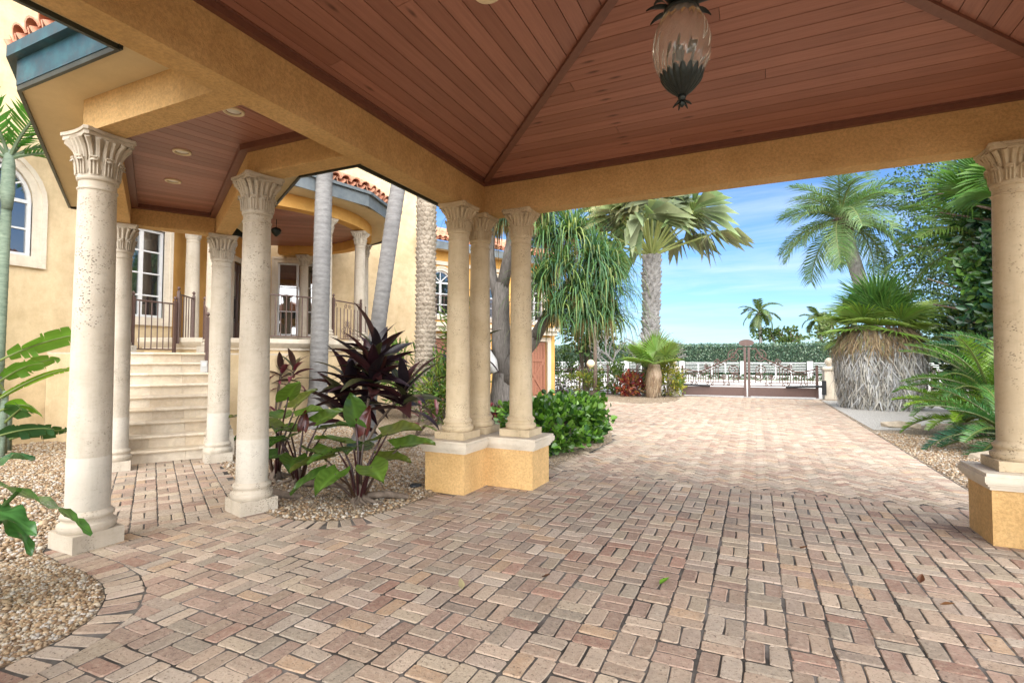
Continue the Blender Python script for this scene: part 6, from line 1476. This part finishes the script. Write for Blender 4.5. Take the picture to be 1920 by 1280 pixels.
m = MB(); m.tube([(8.2, 25.5, -.05), (8.0, 25.4, 2.5), (7.6, 25.2, 5.5)], [.25, .2, .1], 10)
for k in range(14): a = random.uniform(0, 6.28); z = random.uniform(2.0, 5.5); m.tube([(7.9, 25.3, z), (7.6+1.2*math.cos(a), 25.2+1.2*math.sin(a), z+.6), (7.2+2.4*math.cos(a), 25+2.4*math.sin(a), z+.9)], [.09, .05, .02], 6)
m.build('trunk', 'bark_brown', ot, True)
for c, r, n in (((7.0, 24.5, 3.0), (2.2, 1.5, 1.4), 2200), ((6.6, 24.6, 5.4), (2.3, 1.6, 1.6), 2600), ((7.6, 25.3, 8.2), (2.8, 1.8, 1.8), 2600), ((9.8, 25, 5), (1.8, 1.8, 3), 1500)):
    foliage(int(n*2.4), c, r, .14, .45, [(.055, .11, .045), (.08, .14, .05), (.12, .19, .06), (.04, .08, .04)], shell=.3).build('crown', 'leaf', ot)
shrub('understorey_shrub', 'dark mixed green shrub between the skirted palm and the sago palms', 'shrub', (6.0, 19.4), (1.0, .9, 1.5), 2400, .24, .4, [(.05, .11, .04), (.09, .16, .045), (.14, .20, .05), (.04, .08, .05)], 'leaf_gloss', zc=1.6)
feather_palm('feather_palm', 'feather palm with long arching fronds crossing the broadleaf tree', (6.1, 18.0, -.05), (5.35, 17.6, 4.6), .14, .11, 15, 2.4, (.11, .21, .04), 'bark_pale', n=40, ll=.7, lw=.05, droop=.9, elev=(-.5, 1.2), seed=71, hang=.9)
fp2 = thing('fan_palm', 'fan palm with bright spiky leaves high in front of the broadleaf tree', 'palm tree', (6.0, 16.0, 0))
MB().tube([(6.0, 16.0, -.03), (5.7, 15.9, 3.0), (5.35, 15.7, 5.2)], [.12, .10, .09], 10).build('trunk', 'bark_brown', fp2, True)
arranged(fp2, [mesh_of(fan_leaf(1.0, 30, rad(260), .8, c, .2, .25, .35), 'fan_frond', 'leaf') for c in ((.12, .24, .04), (.09, .2, .045))], (5.35, 15.7, 5.2), 12, -.2, 1.2, .9, 1.1, 'fan_frond')

# ------------------------------------------------------------------ small things
for x, y, c, l in ((-.60, 3.58, (.14, .30, .03), 'single fresh green leaf lying on the bricks'), (.30, 4.74, (.20, .08, .03), 'curled brown dry leaf on the bricks toward the open drive'), (.98, 4.36, (.15, .06, .03), 'small dark brown leaf on the bricks near the right pedestal'), (1.0, 4.03, (.30, .14, .06), 'small rust coloured leaf on the bricks near the right pedestal'), (-1.35, 3.35, (.14, .06, .03), 'small dark leaf on the bricks before the column cluster'), (-1.75, 2.95, (.40, .34, .20), 'pale curled petal on the bricks under the roof')):
    m = MB(); V, F, C = leaf_blade(.075, .022, 5, .6, -.5, c, .6); m.add(V, F, C); o = m.build('fallen_leaf', 'leaf', None, True); o.matrix_basis = at((x, y, .012), (random.uniform(-1, 1), random.uniform(-1, 1), .25)); tag(o, l, 'leaf', 'fallen leaves on the paving')
t = local_thing('fallen_twig', 'thin dry twig lying on the bricks before the column cluster', 'twig', (-2.9, 4.35, .012)); MB().tube([(0, 0, 0), (.12, .05, .012), (.28, .09, .0)], [.005, .006, .003], 6).build('twig', 'bark_brown', t)
t = local_thing('intercom_box', 'small grey intercom box on the column at the foot of the steps', 'intercom', (-7.42, 4.98, 1.40), uang); MB().box((0, 0, 0), (.05, .09, .17)).build('housing', 'plastic_grey', t); MB().box((-.03, 0, .03), (.012, .06, .06)).build('cover', 'white_paint', t)
cl = thing('garden_spout', 'pale grey curved ornament leaning against the ponytail palm trunk', 'ornament', (-5.75, 10.9, 1.2)); MB().tube([(-6.0, 10.85, 2.1), (-5.85, 10.85, 1.75), (-5.66, 10.85, 1.45), (-5.62, 10.88, 1.28), (-5.75, 10.9, 1.2)], [.05, .12, .14, .12, .04], 12).build('body', 'plastic_grey', cl, True)
